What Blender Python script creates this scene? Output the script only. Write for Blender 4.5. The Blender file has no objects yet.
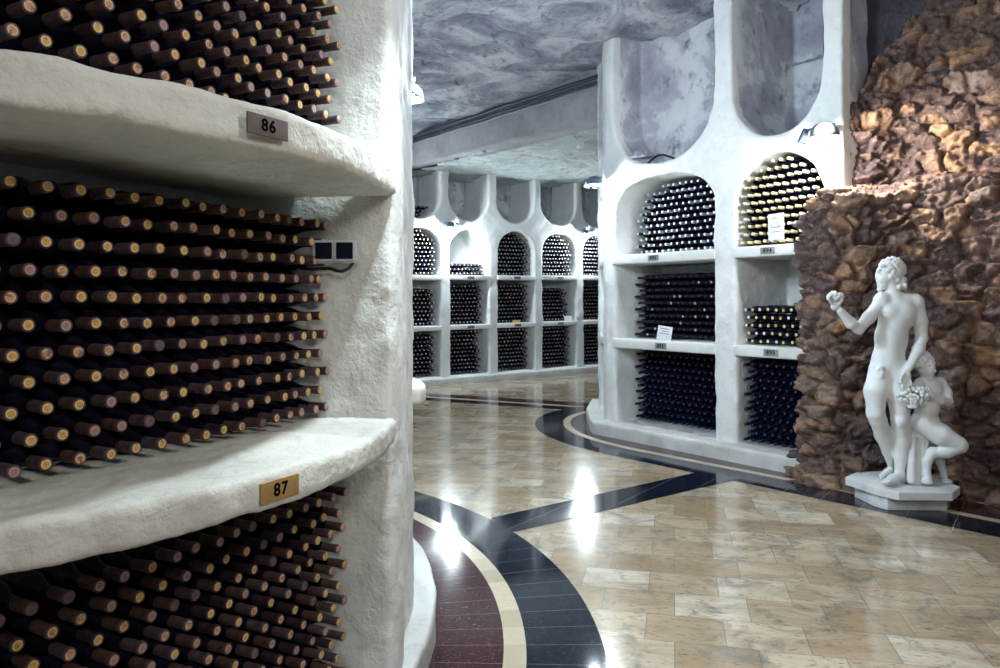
import bpy, math, random
import numpy as np
import openvdb
from mathutils import Vector, Matrix, noise as mn
C = bpy.context.scene.collection
PI = math.pi
rnd = random.Random(7)
F = 750.0
EYE = 1.55

# ------------------------------------------------------------------ materials
def newmat(name):
    m = bpy.data.materials.new(name); m.use_nodes = True
    nt = m.node_tree
    return m, nt, nt.nodes['Principled BSDF']
def node(nt, t, **kw):
    n = nt.nodes.new(t)
    for k, v in kw.items():
        if k.startswith('i_'): n.inputs[k[2:].replace('_', ' ')].default_value = v
        else: setattr(n, k, v)
    return n
def ramp(nt, fac, stops, interp='LINEAR'):
    r = nt.nodes.new('ShaderNodeValToRGB'); r.color_ramp.interpolation = interp
    e = r.color_ramp.elements
    while len(e) < len(stops): e.new(0.5)
    for i, (p, c) in enumerate(stops):
        e[i].position = p; e[i].color = (*c, 1) if len(c) == 3 else c
    nt.links.new(fac, r.inputs[0]); return r.outputs[0]
def mathn(nt, op, a, b=None, c=None, clamp=False):
    n = nt.nodes.new('ShaderNodeMath'); n.operation = op; n.use_clamp = clamp
    for i, v in enumerate((a, b, c)):
        if v is None: continue
        if isinstance(v, (int, float)): n.inputs[i].default_value = v
        else: nt.links.new(v, n.inputs[i])
    return n.outputs[0]
def mix(nt, fac, a, b, mode='MIX'):
    n = nt.nodes.new('ShaderNodeMix'); n.data_type = 'RGBA'; n.blend_type = mode
    for s, v in ((n.inputs[0], fac), (n.inputs[6], a), (n.inputs[7], b)):
        if isinstance(v, (int, float)): s.default_value = v
        elif isinstance(v, tuple): s.default_value = (*v, 1)
        else: nt.links.new(v, s)
    return n.outputs[2]
def pos(nt):
    return nt.nodes.new('ShaderNodeNewGeometry').outputs['Position']
def ntex(nt, vec, scale, detail=4, rough=.55, dist=0):
    n = node(nt, 'ShaderNodeTexNoise'); n.inputs['Scale'].default_value = scale
    n.inputs['Detail'].default_value = detail; n.inputs['Roughness'].default_value = rough
    n.inputs['Distortion'].default_value = dist
    if vec is not None: nt.links.new(vec, n.inputs['Vector'])
    return n.outputs[0]
def bump(nt, bs, h, strength, dist, prev=None):
    b = node(nt, 'ShaderNodeBump'); b.inputs['Strength'].default_value = strength; b.inputs['Distance'].default_value = dist
    nt.links.new(h, b.inputs['Height'])
    if prev: nt.links.new(prev, b.inputs['Normal'])
    nt.links.new(b.outputs[0], bs.inputs['Normal']); return b.outputs[0]

def plaster(name, base, dirt, amount=.5, lump=1.0, rough=.75):
    m, nt, bs = newmat(name); p = pos(nt)
    n1 = ntex(nt, p, 2.2, 6, .6); n2 = ntex(nt, p, 11, 5, .65); n3 = ntex(nt, p, 60, 3, .6)
    f = mathn(nt, 'MULTIPLY', ramp(nt, n1, [(.42, (0, 0, 0)), (.72, (1, 1, 1))]), amount)
    f2 = mathn(nt, 'MULTIPLY', ramp(nt, n2, [(.55, (0, 0, 0)), (.8, (1, 1, 1))]), amount * .8)
    c = mix(nt, f, base, dirt); c = mix(nt, f2, c, tuple(x * .75 for x in dirt))
    nt.links.new(c, bs.inputs['Base Color']); bs.inputs['Roughness'].default_value = rough
    n4 = ntex(nt, p, 26, 6, .6)
    fl = ramp(nt, n2, [(.52, (0, 0, 0)), (.60, (1, 1, 1))])
    b = bump(nt, bs, n1, .5 * lump, .05)
    b = bump(nt, bs, n4, .4 * lump, .014, b)
    b = bump(nt, bs, fl, .25 * lump, .004, b)
    b = bump(nt, bs, n3, .5 * lump, .004, b)
    return m
M = {}
M['plaster_near'] = plaster('rough_white_plaster', (.74, .745, .70), (.45, .44, .40), .45, 1.0)
M['plaster_right'] = plaster('white_plaster', (.76, .765, .74), (.47, .46, .44), .35, .9)
M['plaster_far'] = plaster('white_plaster_far', (.75, .76, .75), (.5, .5, .5), .3, .5)
M['shelf_near'] = plaster('worn_shelf_plaster', (.70, .70, .63), (.40, .37, .32), .6, 1.1)
M['shelf_far'] = plaster('shelf_plaster', (.74, .74, .70), (.5, .48, .44), .4, .6)
M['plinth'] = plaster('base_plaster', (.66, .66, .62), (.38, .35, .31), .6, .6)
M['concrete'] = plaster('grey_concrete', (.33, .33, .35), (.17, .17, .19), .7, 1.2)
# patchy peeling plaster of the empty niches
def patchy():
    m, nt, bs = newmat('peeling_plaster'); p = pos(nt)
    a = ntex(nt, p, 1.6, 7, .6, .4); b = ntex(nt, p, 5, 6, .65)
    c = ramp(nt, a, [(.35, (.34, .34, .39)), (.50, (.50, .50, .54)), (.54, (.66, .67, .68)), (.7, (.76, .76, .75))])
    c = mix(nt, ramp(nt, b, [(.56, (0, 0, 0)), (.7, (1, 1, 1))]), c, (.2, .19, .22))
    nt.links.new(c, bs.inputs['Base Color']); bs.inputs['Roughness'].default_value = .85
    bump(nt, bs, b, .5, .03); return m
M['patchy'] = patchy()
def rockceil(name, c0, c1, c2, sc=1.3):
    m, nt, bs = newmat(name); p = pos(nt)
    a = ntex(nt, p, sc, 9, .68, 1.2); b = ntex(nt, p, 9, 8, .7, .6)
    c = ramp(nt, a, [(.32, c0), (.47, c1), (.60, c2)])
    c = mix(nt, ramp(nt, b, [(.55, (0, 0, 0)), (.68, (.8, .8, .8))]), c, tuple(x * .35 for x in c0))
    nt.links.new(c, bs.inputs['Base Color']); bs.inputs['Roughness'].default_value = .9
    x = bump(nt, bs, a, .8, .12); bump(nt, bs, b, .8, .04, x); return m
M['ceil'] = rockceil('quarry_ceiling', (.12, .13, .18), (.30, .32, .38), (.58, .60, .63))
M['ceil_far'] = rockceil('pale_quarry_ceiling', (.33, .38, .39), (.5, .56, .56), (.62, .67, .66), 2.2)
M['shade_rock'] = rockceil('shade_painted_rock', (.03, .025, .035), (.05, .045, .06), (.08, .07, .085), 2)  # dark tones paint in the shade of the recess above the rock
# rock wall
def rock():
    m, nt, bs = newmat('brown_rubble_stone'); p = pos(nt)
    at = node(nt, 'ShaderNodeAttribute', attribute_name='tone')
    a = ntex(nt, p, 7, 7, .65, .5); b = ntex(nt, p, 35, 6, .7)
    c = ramp(nt, at.outputs['Fac'], [(0, (.07, .04, .038)), (.35, (.15, .088, .07)), (.6, (.25, .145, .10)), (.85, (.42, .235, .11)), (1, (.29, .225, .20))])
    c = mix(nt, ramp(nt, a, [(.38, (.85, .85, .85)), (.62, (0, 0, 0))]), c, (.06, .034, .033))
    c = mix(nt, ramp(nt, b, [(.55, (0, 0, 0)), (.72, (.55, .55, .55))]), c, (.5, .38, .26))
    nt.links.new(c, bs.inputs['Base Color']); bs.inputs['Roughness'].default_value = .62
    x = bump(nt, bs, a, .9, .05); bump(nt, bs, b, .7, .012, x); return m
M['rock'] = rock()
# floor
def floor_mat():
    m, nt, bs = newmat('travertine_tiles'); p = pos(nt)
    mp = node(nt, 'ShaderNodeMapping'); mp.inputs['Rotation'].default_value = (0, 0, math.radians(13)); nt.links.new(p, mp.inputs[0])
    br = node(nt, 'ShaderNodeTexBrick'); nt.links.new(mp.outputs[0], br.inputs['Vector'])
    br.offset = .37; br.offset_frequency = 2; br.squash = 1.0
    for k, v in (('Scale', 1.0), ('Mortar Size', .0022), ('Mortar Smooth', .1), ('Bias', 0.0), ('Brick Width', .36), ('Row Height', .29)): br.inputs[k].default_value = v
    br.inputs['Color1'].default_value = (0, 0, 0, 1); br.inputs['Color2'].default_value = (1, 1, 1, 1); br.inputs['Mortar'].default_value = (.5, .5, .5, 1)
    c = ramp(nt, br.outputs['Color'], [(0, (.36, .26, .155)), (.3, (.45, .35, .23)), (.6, (.52, .42, .29)), (.85, (.57, .48, .35)), (1, (.63, .56, .44))])
    st = node(nt, 'ShaderNodeMapping'); st.inputs['Scale'].default_value = (1, 3.2, 1); nt.links.new(mp.outputs[0], st.inputs[0])
    a = ntex(nt, st.outputs[0], 1.6, 8, .66, .8); b = ntex(nt, p, 4.5, 8, .72, 1.0); d = ntex(nt, st.outputs[0], 17, 5, .7)
    c = mix(nt, ramp(nt, a, [(.42, (0, 0, 0)), (.70, (.8, .8, .8))]), c, (.26, .18, .11))
    c = mix(nt, ramp(nt, b, [(.50, (0, 0, 0)), (.66, (.85, .85, .85))]), c, (.17, .155, .135))
    c = mix(nt, ramp(nt, d, [(.57, (0, 0, 0)), (.66, (.85, .85, .85))]), c, (.08, .07, .06))
    c = mix(nt, mathn(nt, 'MULTIPLY', br.outputs['Fac'], .75), c, (.16, .13, .10))
    nt.links.new(c, bs.inputs['Base Color'])
    r = mathn(nt, 'MULTIPLY_ADD', b, .16, .045); nt.links.new(r, bs.inputs['Roughness'])
    bs.inputs['Specular IOR Level'].default_value = .6
    bump(nt, bs, br.outputs['Fac'], -.3, .002)
    return m
M['floor'] = floor_mat()
def ringstone(name, base, speck, cx, cy, R, pitch, rough=.1):
    m, nt, bs = newmat(name); p = pos(nt)
    s = node(nt, 'ShaderNodeSeparateXYZ'); nt.links.new(p, s.inputs[0])
    if R:
        ang = mathn(nt, 'ARCTAN2', mathn(nt, 'SUBTRACT', s.outputs[1], cy), mathn(nt, 'SUBTRACT', s.outputs[0], cx))
        t = mathn(nt, 'MULTIPLY', ang, R / pitch)
    else:
        t = mathn(nt, 'DIVIDE', mathn(nt, 'ADD', mathn(nt, 'MULTIPLY', s.outputs[0], cx), mathn(nt, 'MULTIPLY', s.outputs[1], cy)), pitch)
    fr = mathn(nt, 'FRACT', t)
    line = mathn(nt, 'LESS_THAN', fr, .016)
    cell = node(nt, 'ShaderNodeTexWhiteNoise', noise_dimensions='1D'); nt.links.new(mathn(nt, 'FLOOR', t), cell.inputs['W'])
    n = ntex(nt, p, 95, 2, .6); n2 = ntex(nt, p, 12, 5, .7)
    c = mix(nt, mathn(nt, 'MULTIPLY', cell.outputs[0], .5), base, tuple(x * 1.7 for x in base))
    c = mix(nt, ramp(nt, n, [(.6, (0, 0, 0)), (.70, (.8, .8, .8))]), c, tuple(x * 1.2 for x in speck))
    c = mix(nt, ramp(nt, n2, [(.5, (0, 0, 0)), (.75, (.2, .2, .2))]), c, speck)
    c = mix(nt, mathn(nt, 'MULTIPLY', line, .55), c, (.3, .28, .28))
    nt.links.new(c, bs.inputs['Base Color']); bs.inputs['Roughness'].default_value = rough
    bs.inputs['Specular IOR Level'].default_value = .32
    return m
RC = (-3.32, 3.36)
M['maroon'] = ringstone('maroon_granite', (.035, .012, .015), (.16, .06, .065), *RC, 3.2, .165)
M['black'] = ringstone('black_granite', (.006, .008, .016), (.04, .05, .085), *RC, 3.6, .185, .06)
M['black2'] = ringstone('black_granite_straight', (.006, .008, .016), (.04, .05, .085), .8, -.6, 0, .3, .09)
M['maroon2'] = ringstone('maroon_granite_straight', (.045, .016, .018), (.13, .06, .06), .8, -.6, 0, .3, .12)
M['cream'] = ringstone('cream_travertine', (.42, .355, .25), (.34, .27, .18), *RC, 3.4, .19, .16)
# simple ones
def simple(name, col, rough=.5, metal=0.0, nscale=0, ncol=None, namt=.5, spec=.5, bmp=0, coord='pos'):
    m, nt, bs = newmat(name)
    bs.inputs['Roughness'].default_value = rough; bs.inputs['Metallic'].default_value = metal
    bs.inputs['Specular IOR Level'].default_value = spec
    p = pos(nt)
    n = ntex(nt, p, nscale or 20, 5, .65)
    c = mix(nt, mathn(nt, 'MULTIPLY', ramp(nt, n, [(.45, (0, 0, 0)), (.7, (1, 1, 1))]), namt), tuple(col), tuple(ncol or [x * .7 for x in col]))
    nt.links.new(c, bs.inputs['Base Color'])
    if bmp: bump(nt, bs, n, bmp, .01)
    return m
M['glass'] = simple('dusty_dark_bottle_glass', (.007, .007, .018), .22, 0, 30, (.028, .024, .032), .6, .45)
M['glass_far'] = simple('dark_bottle_glass', (.008, .010, .032), .2, 0, 30, (.018, .022, .05), .5, .5)
M['caps_brown'] = simple('dusty_brown_capsule', (.105, .062, .055), .6, 0, 90, (.035, .02, .02), .8, .3, .3)
M['caps_plum'] = simple('dusty_plum_capsule', (.075, .048, .058), .6, 0, 90, (.20, .145, .135), .6, .3, .3)
M['caps_dark'] = simple('dark_capsule', (.035, .02, .026), .5, 0, 90, (.10, .07, .07), .6, .4, .2)
M['caps_silver'] = simple('pale_capsule', (.42, .41, .45), .35, 0, 60, (.25, .24, .3), .6, .5)
M['caps_cream'] = simple('cream_capsule', (.78, .66, .38), .4, 0, 60, (.62, .45, .22), .5, .5)
M['end_white'] = simple('silver_cap_top', (.72, .74, .78), .35, 0, 60, (.5, .5, .55), .5)
def corkmat(name, c_mid, c_rim, c_blot, thr):
    m, nt, bs = newmat(name)
    tc = node(nt, 'ShaderNodeTexCoord'); oi = node(nt, 'ShaderNodeObjectInfo')
    s = node(nt, 'ShaderNodeSeparateXYZ'); nt.links.new(tc.outputs['Object'], s.inputs[0])
    r = mathn(nt, 'SQRT', mathn(nt, 'ADD', mathn(nt, 'POWER', s.outputs[0], 2), mathn(nt, 'POWER', s.outputs[2], 2)))
    ad = node(nt, 'ShaderNodeVectorMath', operation='ADD'); nt.links.new(tc.outputs['Object'], ad.inputs[0])
    cb = node(nt, 'ShaderNodeCombineXYZ'); nt.links.new(mathn(nt, 'MULTIPLY', oi.outputs['Random'], 37), cb.inputs[0]); nt.links.new(cb.outputs[0], ad.inputs[1])
    n = ntex(nt, ad.outputs[0], 75, 4, .6)
    c = mix(nt, ramp(nt, mathn(nt, 'DIVIDE', r, .0155), [(.45, (0, 0, 0)), (.62, (1, 1, 1)), (.9, (.5, .5, .5))]), c_mid, c_rim)
    c = mix(nt, ramp(nt, n, [(thr, (0, 0, 0)), (thr + .08, (.85, .85, .85))]), c, c_blot)
    nt.links.new(c, bs.inputs['Base Color']); bs.inputs['Roughness'].default_value = .6
    return m
M['cork_gold'] = corkmat('golden_cork', (.55, .32, .09), (.85, .60, .25), (.24, .12, .05), .56)
M['cork_tan'] = corkmat('tan_cork', (.48, .26, .12), (.78, .50, .28), (.16, .08, .06), .52)
M['cork_pink'] = corkmat('pinkish_cork', (.30, .17, .14), (.50, .33, .28), (.66, .55, .5), .62)
M['cork_dark'] = corkmat('plum_capped_cork', (.13, .07, .075), (.2, .12, .12), (.06, .03, .03), .55)
M['marble'] = simple('white_statue_marble', (.74, .76, .75), .48, 0, 6, (.62, .64, .64), .6, .5, .12)
M['marble_base'] = simple('white_plinth_marble', (.68, .70, .69), .5, 0, 8, (.46, .46, .45), .7, .5, .2)
M['bronze'] = simple('dark_bronze_plate', (.15, .115, .11), .7, 0, 25, (.08, .065, .06), .6)
M['brass'] = simple('brass_plate', (.42, .27, .10), .45, .2, 25, (.30, .18, .06), .6)
M['digit'] = simple('black_paint', (.004, .004, .006), .95, spec=.02)
M['greyplate'] = simple('grey_metal_plate', (.30, .29, .27), .4, .3, 40, (.2, .19, .18), .5)
M['boxgrey'] = simple('light_grey_casing', (.55, .56, .60), .4)
M['boxblack'] = simple('blue_black_panel', (.005, .007, .02), .8, spec=.1)
M['rubber'] = simple('black_cable_rubber', (.012, .012, .016), .45)
M['lampmetal'] = simple('blue_grey_lamp_enamel', (.10, .14, .18), .4, .2)
M['paper'] = simple('white_paper', (.72, .73, .76), .7)
M['ink'] = simple('grey_print', (.28, .28, .32), .7)
M['orange'] = simple('orange_card', (.62, .30, .08), .6)
M['pipe'] = simple('dark_conduit', (.04, .045, .07), .45)
M['pipelight'] = simple('pale_conduit', (.30, .33, .38), .45)
M['rag'] = simple('grey_cloth', (.30, .30, .34), .85, 0, 25, (.2, .2, .24), .6, .3, .5)
def emit(name, col, s):
    m, nt, bs = newmat(name)
    bs.inputs['Base Color'].default_value = (1, 1, 1, 1)
    bs.inputs['Emission Color'].default_value = (*col, 1); bs.inputs['Emission Strength'].default_value = s
    return m
M['bulb'] = emit('glowing_bulb', (.85, .95, 1.0), 35)

# ------------------------------------------------------------------ object helpers
def link(name, me, mats, parent=None, kind=None, smooth=True):
    if not isinstance(mats, (list, tuple)): mats = [mats]
    if me is not None and len(me.materials) == 0:
        for m in mats: me.materials.append(m)
    o = bpy.data.objects.new(name, me); C.objects.link(o)
    if parent: o.parent = parent
    if kind: o['kind'] = kind
    if smooth and me is not None and isinstance(me, bpy.types.Mesh): me.shade_smooth()
    return o
def tag(o, label, cat, group=None):
    o['label'] = label; o['category'] = cat
    if group: o['group'] = group
    return o
def mesh(verts, faces, name='m'):
    me = bpy.data.meshes.new(name); me.from_pydata([tuple(v) for v in verts], [], faces); me.update(); return me
def npmesh(V, Q, name='m'):
    me = bpy.data.meshes.new(name); n = len(V); k = len(Q); w = Q.shape[1]
    me.vertices.add(n); me.vertices.foreach_set('co', np.asarray(V, np.float32).ravel())
    me.loops.add(k * w); me.loops.foreach_set('vertex_index', np.asarray(Q, np.int32).ravel())
    me.polygons.add(k); me.polygons.foreach_set('loop_start', np.arange(0, k * w, w, dtype=np.int32))
    me.polygons.foreach_set('loop_total', np.full(k, w, np.int32))
    me.update(calc_edges=True); me.validate(); return me
def vdbmesh(D, lo, h, name='m'):
    D = np.pad(D.astype(np.float32), 1, constant_values=h * 3)
    D = np.clip(D, -3 * h, 3 * h)
    g = openvdb.FloatGrid(background=float(3 * h)); g.copyFromArray(D)
    V, Q = g.convertToQuads(isovalue=0.0)
    V = (V - 1) * h + np.array(lo)
    # consistent outward faces: test one face against the field's gradient
    Q = Q[:, ::-1]
    me = npmesh(V, Q, name)
    return me
def box_me(x0, x1, y0, y1, z0, z1, bev=0.0, seg=2):
    import bmesh
    bm = bmesh.new(); bmesh.ops.create_cube(bm, size=1)
    for v in bm.verts:
        v.co = Vector(((x0 + x1) / 2 + v.co.x * (x1 - x0), (y0 + y1) / 2 + v.co.y * (y1 - y0), (z0 + z1) / 2 + v.co.z * (z1 - z0)))
    if bev: bmesh.ops.bevel(bm, geom=list(bm.edges), offset=bev, segments=seg, profile=.6, affect='EDGES')
    me = bpy.data.meshes.new('box'); bm.to_mesh(me); bm.free(); return me
def prism_me(poly, z0, z1, bev=0.0):
    import bmesh
    bm = bmesh.new()
    vs = [bm.verts.new((x, y, z0)) for x, y in poly]
    f = bm.faces.new(vs)
    r = bmesh.ops.extrude_face_region(bm, geom=[f])
    for v in [g for g in r['geom'] if isinstance(g, bmesh.types.BMVert)]: v.co.z = z1
    bmesh.ops.recalc_face_normals(bm, faces=bm.faces)
    if bev: bmesh.ops.bevel(bm, geom=list(bm.edges), offset=bev, segments=2, profile=.6, affect='EDGES')
    me = bpy.data.meshes.new('prism'); bm.to_mesh(me); bm.free(); return me
def tube_me(pts, r, n=8, closed_ends=True):
    V = []; Fc = []; pts = [Vector(p) for p in pts]
    up = Vector((0, 0, 1))
    for i, p in enumerate(pts):
        t = (pts[min(i + 1, len(pts) - 1)] - pts[max(i - 1, 0)]).normalized()
        a = t.cross(up if abs(t.z) < .9 else Vector((1, 0, 0))).normalized(); b = a.cross(t)
        rr = r[i] if isinstance(r, (list, tuple)) else r
        for k in range(n):
            an = 2 * PI * k / n; V.append(p + (a * math.cos(an) + b * math.sin(an)) * rr)
    for i in range(len(pts) - 1):
        for k in range(n):
            Fc.append((i * n + k, i * n + (k + 1) % n, (i + 1) * n + (k + 1) % n, (i + 1) * n + k))
    if closed_ends:
        Fc.append(tuple(range(n))[::-1]); Fc.append(tuple((len(pts) - 1) * n + k for k in range(n)))
    return mesh(V, Fc)
def lathe_me(prof, n=24, axis='Y', close0=False, close1=False):
    # prof: list of (r, t); axis Y or Z
    V = []; Fc = []
    for r, t in prof:
        for k in range(n):
            a = 2 * PI * k / n
            V.append((r * math.cos(a), t, r * math.sin(a)) if axis == 'Y' else (r * math.cos(a), r * math.sin(a), t))
    for i in range(len(prof) - 1):
        for k in range(n):
            f = (i * n + k, i * n + (k + 1) % n, (i + 1) * n + (k + 1) % n, (i + 1) * n + k)
            Fc.append(f if axis == 'Z' else f[::-1])
    if close0: Fc.append(tuple(range(n)))
    if close1: Fc.append(tuple((len(prof) - 1) * n + k for k in range(n)))
    return mesh(V, Fc)

# ------------------------------------------------------------------ distance-field helpers
def poly_sdf(px, py, poly):
    n = len(poly); d = np.full(px.shape, 1e9); s = np.ones(px.shape)
    for i in range(n):
        ax, ay = poly[i]; bx, by = poly[i - 1]
        ex, ey = bx - ax, by - ay; wx, wy = px - ax, py - ay
        t = np.clip((wx * ex + wy * ey) / (ex * ex + ey * ey + 1e-12), 0, 1)
        d = np.minimum(d, (wx - ex * t) ** 2 + (wy - ey * t) ** 2)
        c1 = py >= ay; c2 = py < by; c3 = ex * wy > ey * wx
        s = np.where((c1 & c2 & c3) | (~c1 & ~c2 & ~c3), -s, s)
    return s * np.sqrt(d)
def smax(a, b, k): h = np.clip(.5 - .5 * (b - a) / k, 0, 1); return b * (1 - h) + a * h + k * h * (1 - h)
def smin(a, b, k): return -smax(-a, -b, k)
def sbox(c, half):   # list of coordinate arrays
    q = [np.abs(x) - hh for x, hh in zip(c, half)]
    o = np.sqrt(sum(np.maximum(x, 0) ** 2 for x in q)); m = q[0]
    for x in q[1:]: m = np.maximum(m, x)
    return o + np.minimum(m, 0)
def wob(x, y, z, a=.006):
    return a * (np.sin(7.1 * x + 3.3 * z + 1.3) * np.sin(6.3 * y - 2.1 * z) + .6 * np.sin(15 * x - 9 * z + 2 * y) * np.sin(13 * z + 11 * y) + .4 * np.sin(31 * x + 17 * y) * np.sin(29 * z - 5 * x))
_lat = np.random.RandomState(4).rand(32, 32, 32).astype(np.float32) * 2 - 1
def vnoise(x, y, z):
    i, j, k = np.floor(x).astype(int), np.floor(y).astype(int), np.floor(z).astype(int)
    fx, fy, fz = x - i, y - j, z - k
    fx, fy, fz = fx * fx * (3 - 2 * fx), fy * fy * (3 - 2 * fy), fz * fz * (3 - 2 * fz)
    g = lambda a, b, c: _lat[(i + a) & 31, (j + b) & 31, (k + c) & 31]
    m = lambda p, q, t: p + (q - p) * t
    return m(m(m(g(0, 0, 0), g(1, 0, 0), fx), m(g(0, 1, 0), g(1, 1, 0), fx), fy), m(m(g(0, 0, 1), g(1, 0, 1), fx), m(g(0, 1, 1), g(1, 1, 1), fx), fy), fz)
def rough(d, X, Y, Z, amp, h, scales=(6, 13, 27)):
    # uneven plaster: relief added only near the surface of the field
    d = np.array(np.broadcast_to(d, np.broadcast_shapes(d.shape, (X + Y + Z).shape)), dtype=np.float32)
    mk = np.abs(d) < 3 * h + amp
    x, y, z = [np.broadcast_to(c, d.shape)[mk] for c in (X, Y, Z)]
    n = 0
    for q, s_ in enumerate(scales): n = n + vnoise(x * s_ + 7.3 * q, y * s_ + 1.9, z * s_ + 3.7 * q) * (.6 ** q)
    d[mk] += (amp * n).astype(np.float32); return d
def grid(lo, hi, h):
    ax = [np.arange(l, u + h, h) for l, u in zip(lo, hi)]
    return ax[0][:, None, None], ax[1][None, :, None], ax[2][None, None, :]

# ================================================================== SETTING: left pillar wall
PC = (-1.823, 2.55)       # centre of the shelf arc
def arc(c, R, a0, a1, n):
    return [(c[0] + R * math.cos(math.radians(a0 + (a1 - a0) * i / n)), c[1] - R * math.sin(math.radians(a0 + (a1 - a0) * i / n))) for i in range(n + 1)]
big = lambda R, y: RC[0] + math.sqrt(R * R - (y - RC[1]) ** 2)
TIPS = {
    'mid': [(-.622, 2.73), (-.655, 2.63), (-.70, 2.50), (-.785, 2.29), (-.87, 2.10), (-.955, 1.93), (-1.05, 1.77), (-1.16, 1.61), (-1.29, 1.45)],
    'top': [(-.565, 2.67), (-.60, 2.58), (-.667, 2.41), (-.718, 2.27), (-.769, 2.12), (-.825, 1.975), (-.889, 1.84), (-.955, 1.715), (-1.03, 1.575), (-1.12, 1.43)],
    'low': [(-.560, 2.72), (-.595, 2.63), (-.640, 2.53), (-.702, 2.405), (-.763, 2.277), (-.825, 2.13), (-.885, 1.99), (-.957, 1.855), (-1.028, 1.72), (-1.08, 1.635), (-1.17, 1.49)],
}
pillar = [(-1.6, 2.84), (-.62, 2.735), (-.395, 2.705), (-.378, 2.76), (-.378, 2.95)] + [(big(2.912, y), y) for y in (3.2, 3.5, 3.8, 4.1, 4.4, 4.7, 5.0, 5.3, 5.6, 5.9)] + [(-2.4, 6.1)]
back = [(-1.0, 2.9), (-1.06, 2.6), (-1.25, 2.2), (-1.42, 1.9), (-1.62, 1.55), (-2.0, 1.1), (-2.45, .8), (-2.45, 6.1), (-1.2, 6.1)]
def left_wall():
    h = .02; lo = (-2.4, .9, -.02); X, Y, Z = grid(lo, (-.24, 6.0, 4.68), h)
    x2, y2 = X[:, :, 0], Y[:, :, 0]
    xx, yy = np.broadcast_arrays(x2, y2)
    dp = poly_sdf(xx, yy, pillar)[:, :, None]; db = poly_sdf(xx, yy, back)[:, :, None]
    flare = np.clip(Z - 2.55, 0, 5) ** 2 * .012
    d = np.minimum(smax(dp + .02, np.abs(Z - 2.4) - 2.45, .02) - .02 - flare, db)
    # lintel over the topmost bay, above the picture
    front = poly_sdf(xx, yy, arc(PC, 1.44, -8, 100, 24) + [(-2.6, 1.1), (-2.6, 2.9)])[:, :, None]
    lintel = smax(front, 2.98 - Z, .05)
    d = smin(d, lintel, .06)
    d = rough(d + wob(X, Y, Z, .003), X, Y, Z, .007, h, (5, 11, 23))
    me = vdbmesh(d, lo, h); return link('wall_left', me, M['plaster_near'], kind='structure')
left_wall()
def near_shelf(z0, z1, label, mat, bulge=0.0):
    h = .011
    poly = [(-.372, 2.70)] + arc(PC, 1.449 + bulge, 0, 105, 40) + [(-2.35, 1.15), (-2.0, 1.15), (-1.62, 1.58), (-1.25, 2.23), (-1.0, 2.70)]
    lo = (-2.3, 1.02, z0 - .04); X, Y, Z = grid(lo, (-.33, 2.74, z1 + .04), h)
    xx, yy = np.broadcast_arrays(X[:, :, 0], Y[:, :, 0])
    dp = poly_sdf(xx, yy, poly)[:, :, None]; zz = np.abs(Z - (z0 + z1) / 2) - (z1 - z0) / 2
    r = .016
    d = smax(dp + wob(X, Y, Z, .002), zz + .6 * wob(Y, X, Z, .003), r * 1.6)
    d = rough(d, X, Y, Z, .0045, h, (9, 20, 42))
    o = link('shelf', vdbmesh(d, lo, h), mat); tag(o, label, 'shelf'); return o
near_shelf(EYE + .375, EYE + .484, 'curved white plaster shelf slab carrying the dark plate 86', M['shelf_near'], -.014)
near_shelf(EYE - .514, EYE - .420, 'curved white plaster shelf slab carrying the brass plate 87', M['shelf_near'])
# far-side ledge of the pillar
lo = (-.9, 3.6, 1.0); X, Y, Z = grid(lo, (-.38, 4.2, 1.16), .012)
xx, yy = np.broadcast_arrays(X[:, :, 0], Y[:, :, 0])
dp = poly_sdf(xx, yy, [(-.8, 3.62), (big(2.945, 3.62), 3.62), (big(2.975, 3.72), 3.7), (big(2.978, 3.85), 3.85), (big(2.975, 4.0), 4.0), (big(2.96, 4.12), 4.12), (-.8, 4.12)])[:, :, None]
o = link('shelf', vdbmesh(smax(dp, np.abs(Z - 1.085) - .045, .03), lo, .012), M['shelf_near'])
tag(o, 'end of a white shelf poking out past the pillar edge above the floor', 'shelf')
# low base kerb round the pillar
lo = (-2.4, .9, -.03); X, Y, Z = grid(lo, (-.24, 5.9, .17), .014)
xx, yy = np.broadcast_arrays(X[:, :, 0], Y[:, :, 0])
kerb = arc(PC, 1.505, 105, -10, 36)
kerb = [(-2.6, .95)] + kerb[::1] + [(big(3.02, y), y) for y in (3.1, 3.4, 3.7, 4.0, 4.3, 4.6, 4.9, 5.2, 5.5, 5.8, 6.0)] + [(-2.6, 6.0)]
dp = poly_sdf(xx, yy, kerb)[:, :, None]
link('trim_1', vdbmesh(smax(dp + wob(X, Y, Z, .003), np.abs(Z - .05) - .09, .02), lo, .014), M['plinth'], kind='structure')

# ================================================================== SETTING: right wall
RO = np.array([1.362, 8.51]); RU = np.array([.5934, -.8049]); RD = np.array([.8049, .5934])
def rw(u, d, z=0.0): p = RO + RU * u + RD * d; return (float(p[0]), float(p[1]), z)
Rm = Matrix(((RU[0], RD[0], 0, RO[0]), (RU[1], RD[1], 0, RO[1]), (0, 0, 1, 0), (0, 0, 0, 1)))
RS1, RS2, RB = EYE + .50, EYE - .445, .15
TH = .105
def arch_sdf(u, z, u0, u1, zs, zt, n):    # opening rising to an arch: negative inside
    c = (u0 + u1) / 2; a = (u1 - u0) / 2; b = zt - zs
    q = ((np.abs(u - c) / a) ** n + (np.maximum(z - zs, 0) / b) ** n) ** (1 / n)
    return (q - 1) * min(a, b)
def bowl_sdf(u, z, u0, u1, zb, zs, n):
    c = (u0 + u1) / 2; a = (u1 - u0) / 2; b = zs - zb
    q = ((np.abs(u - c) / a) ** n + (np.maximum(zs - z, 0) / b) ** n) ** (1 / n)
    return (q - 1) * min(a, b)
RA = (-.08, 1.295); RBy = (1.555, 2.45)
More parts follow.
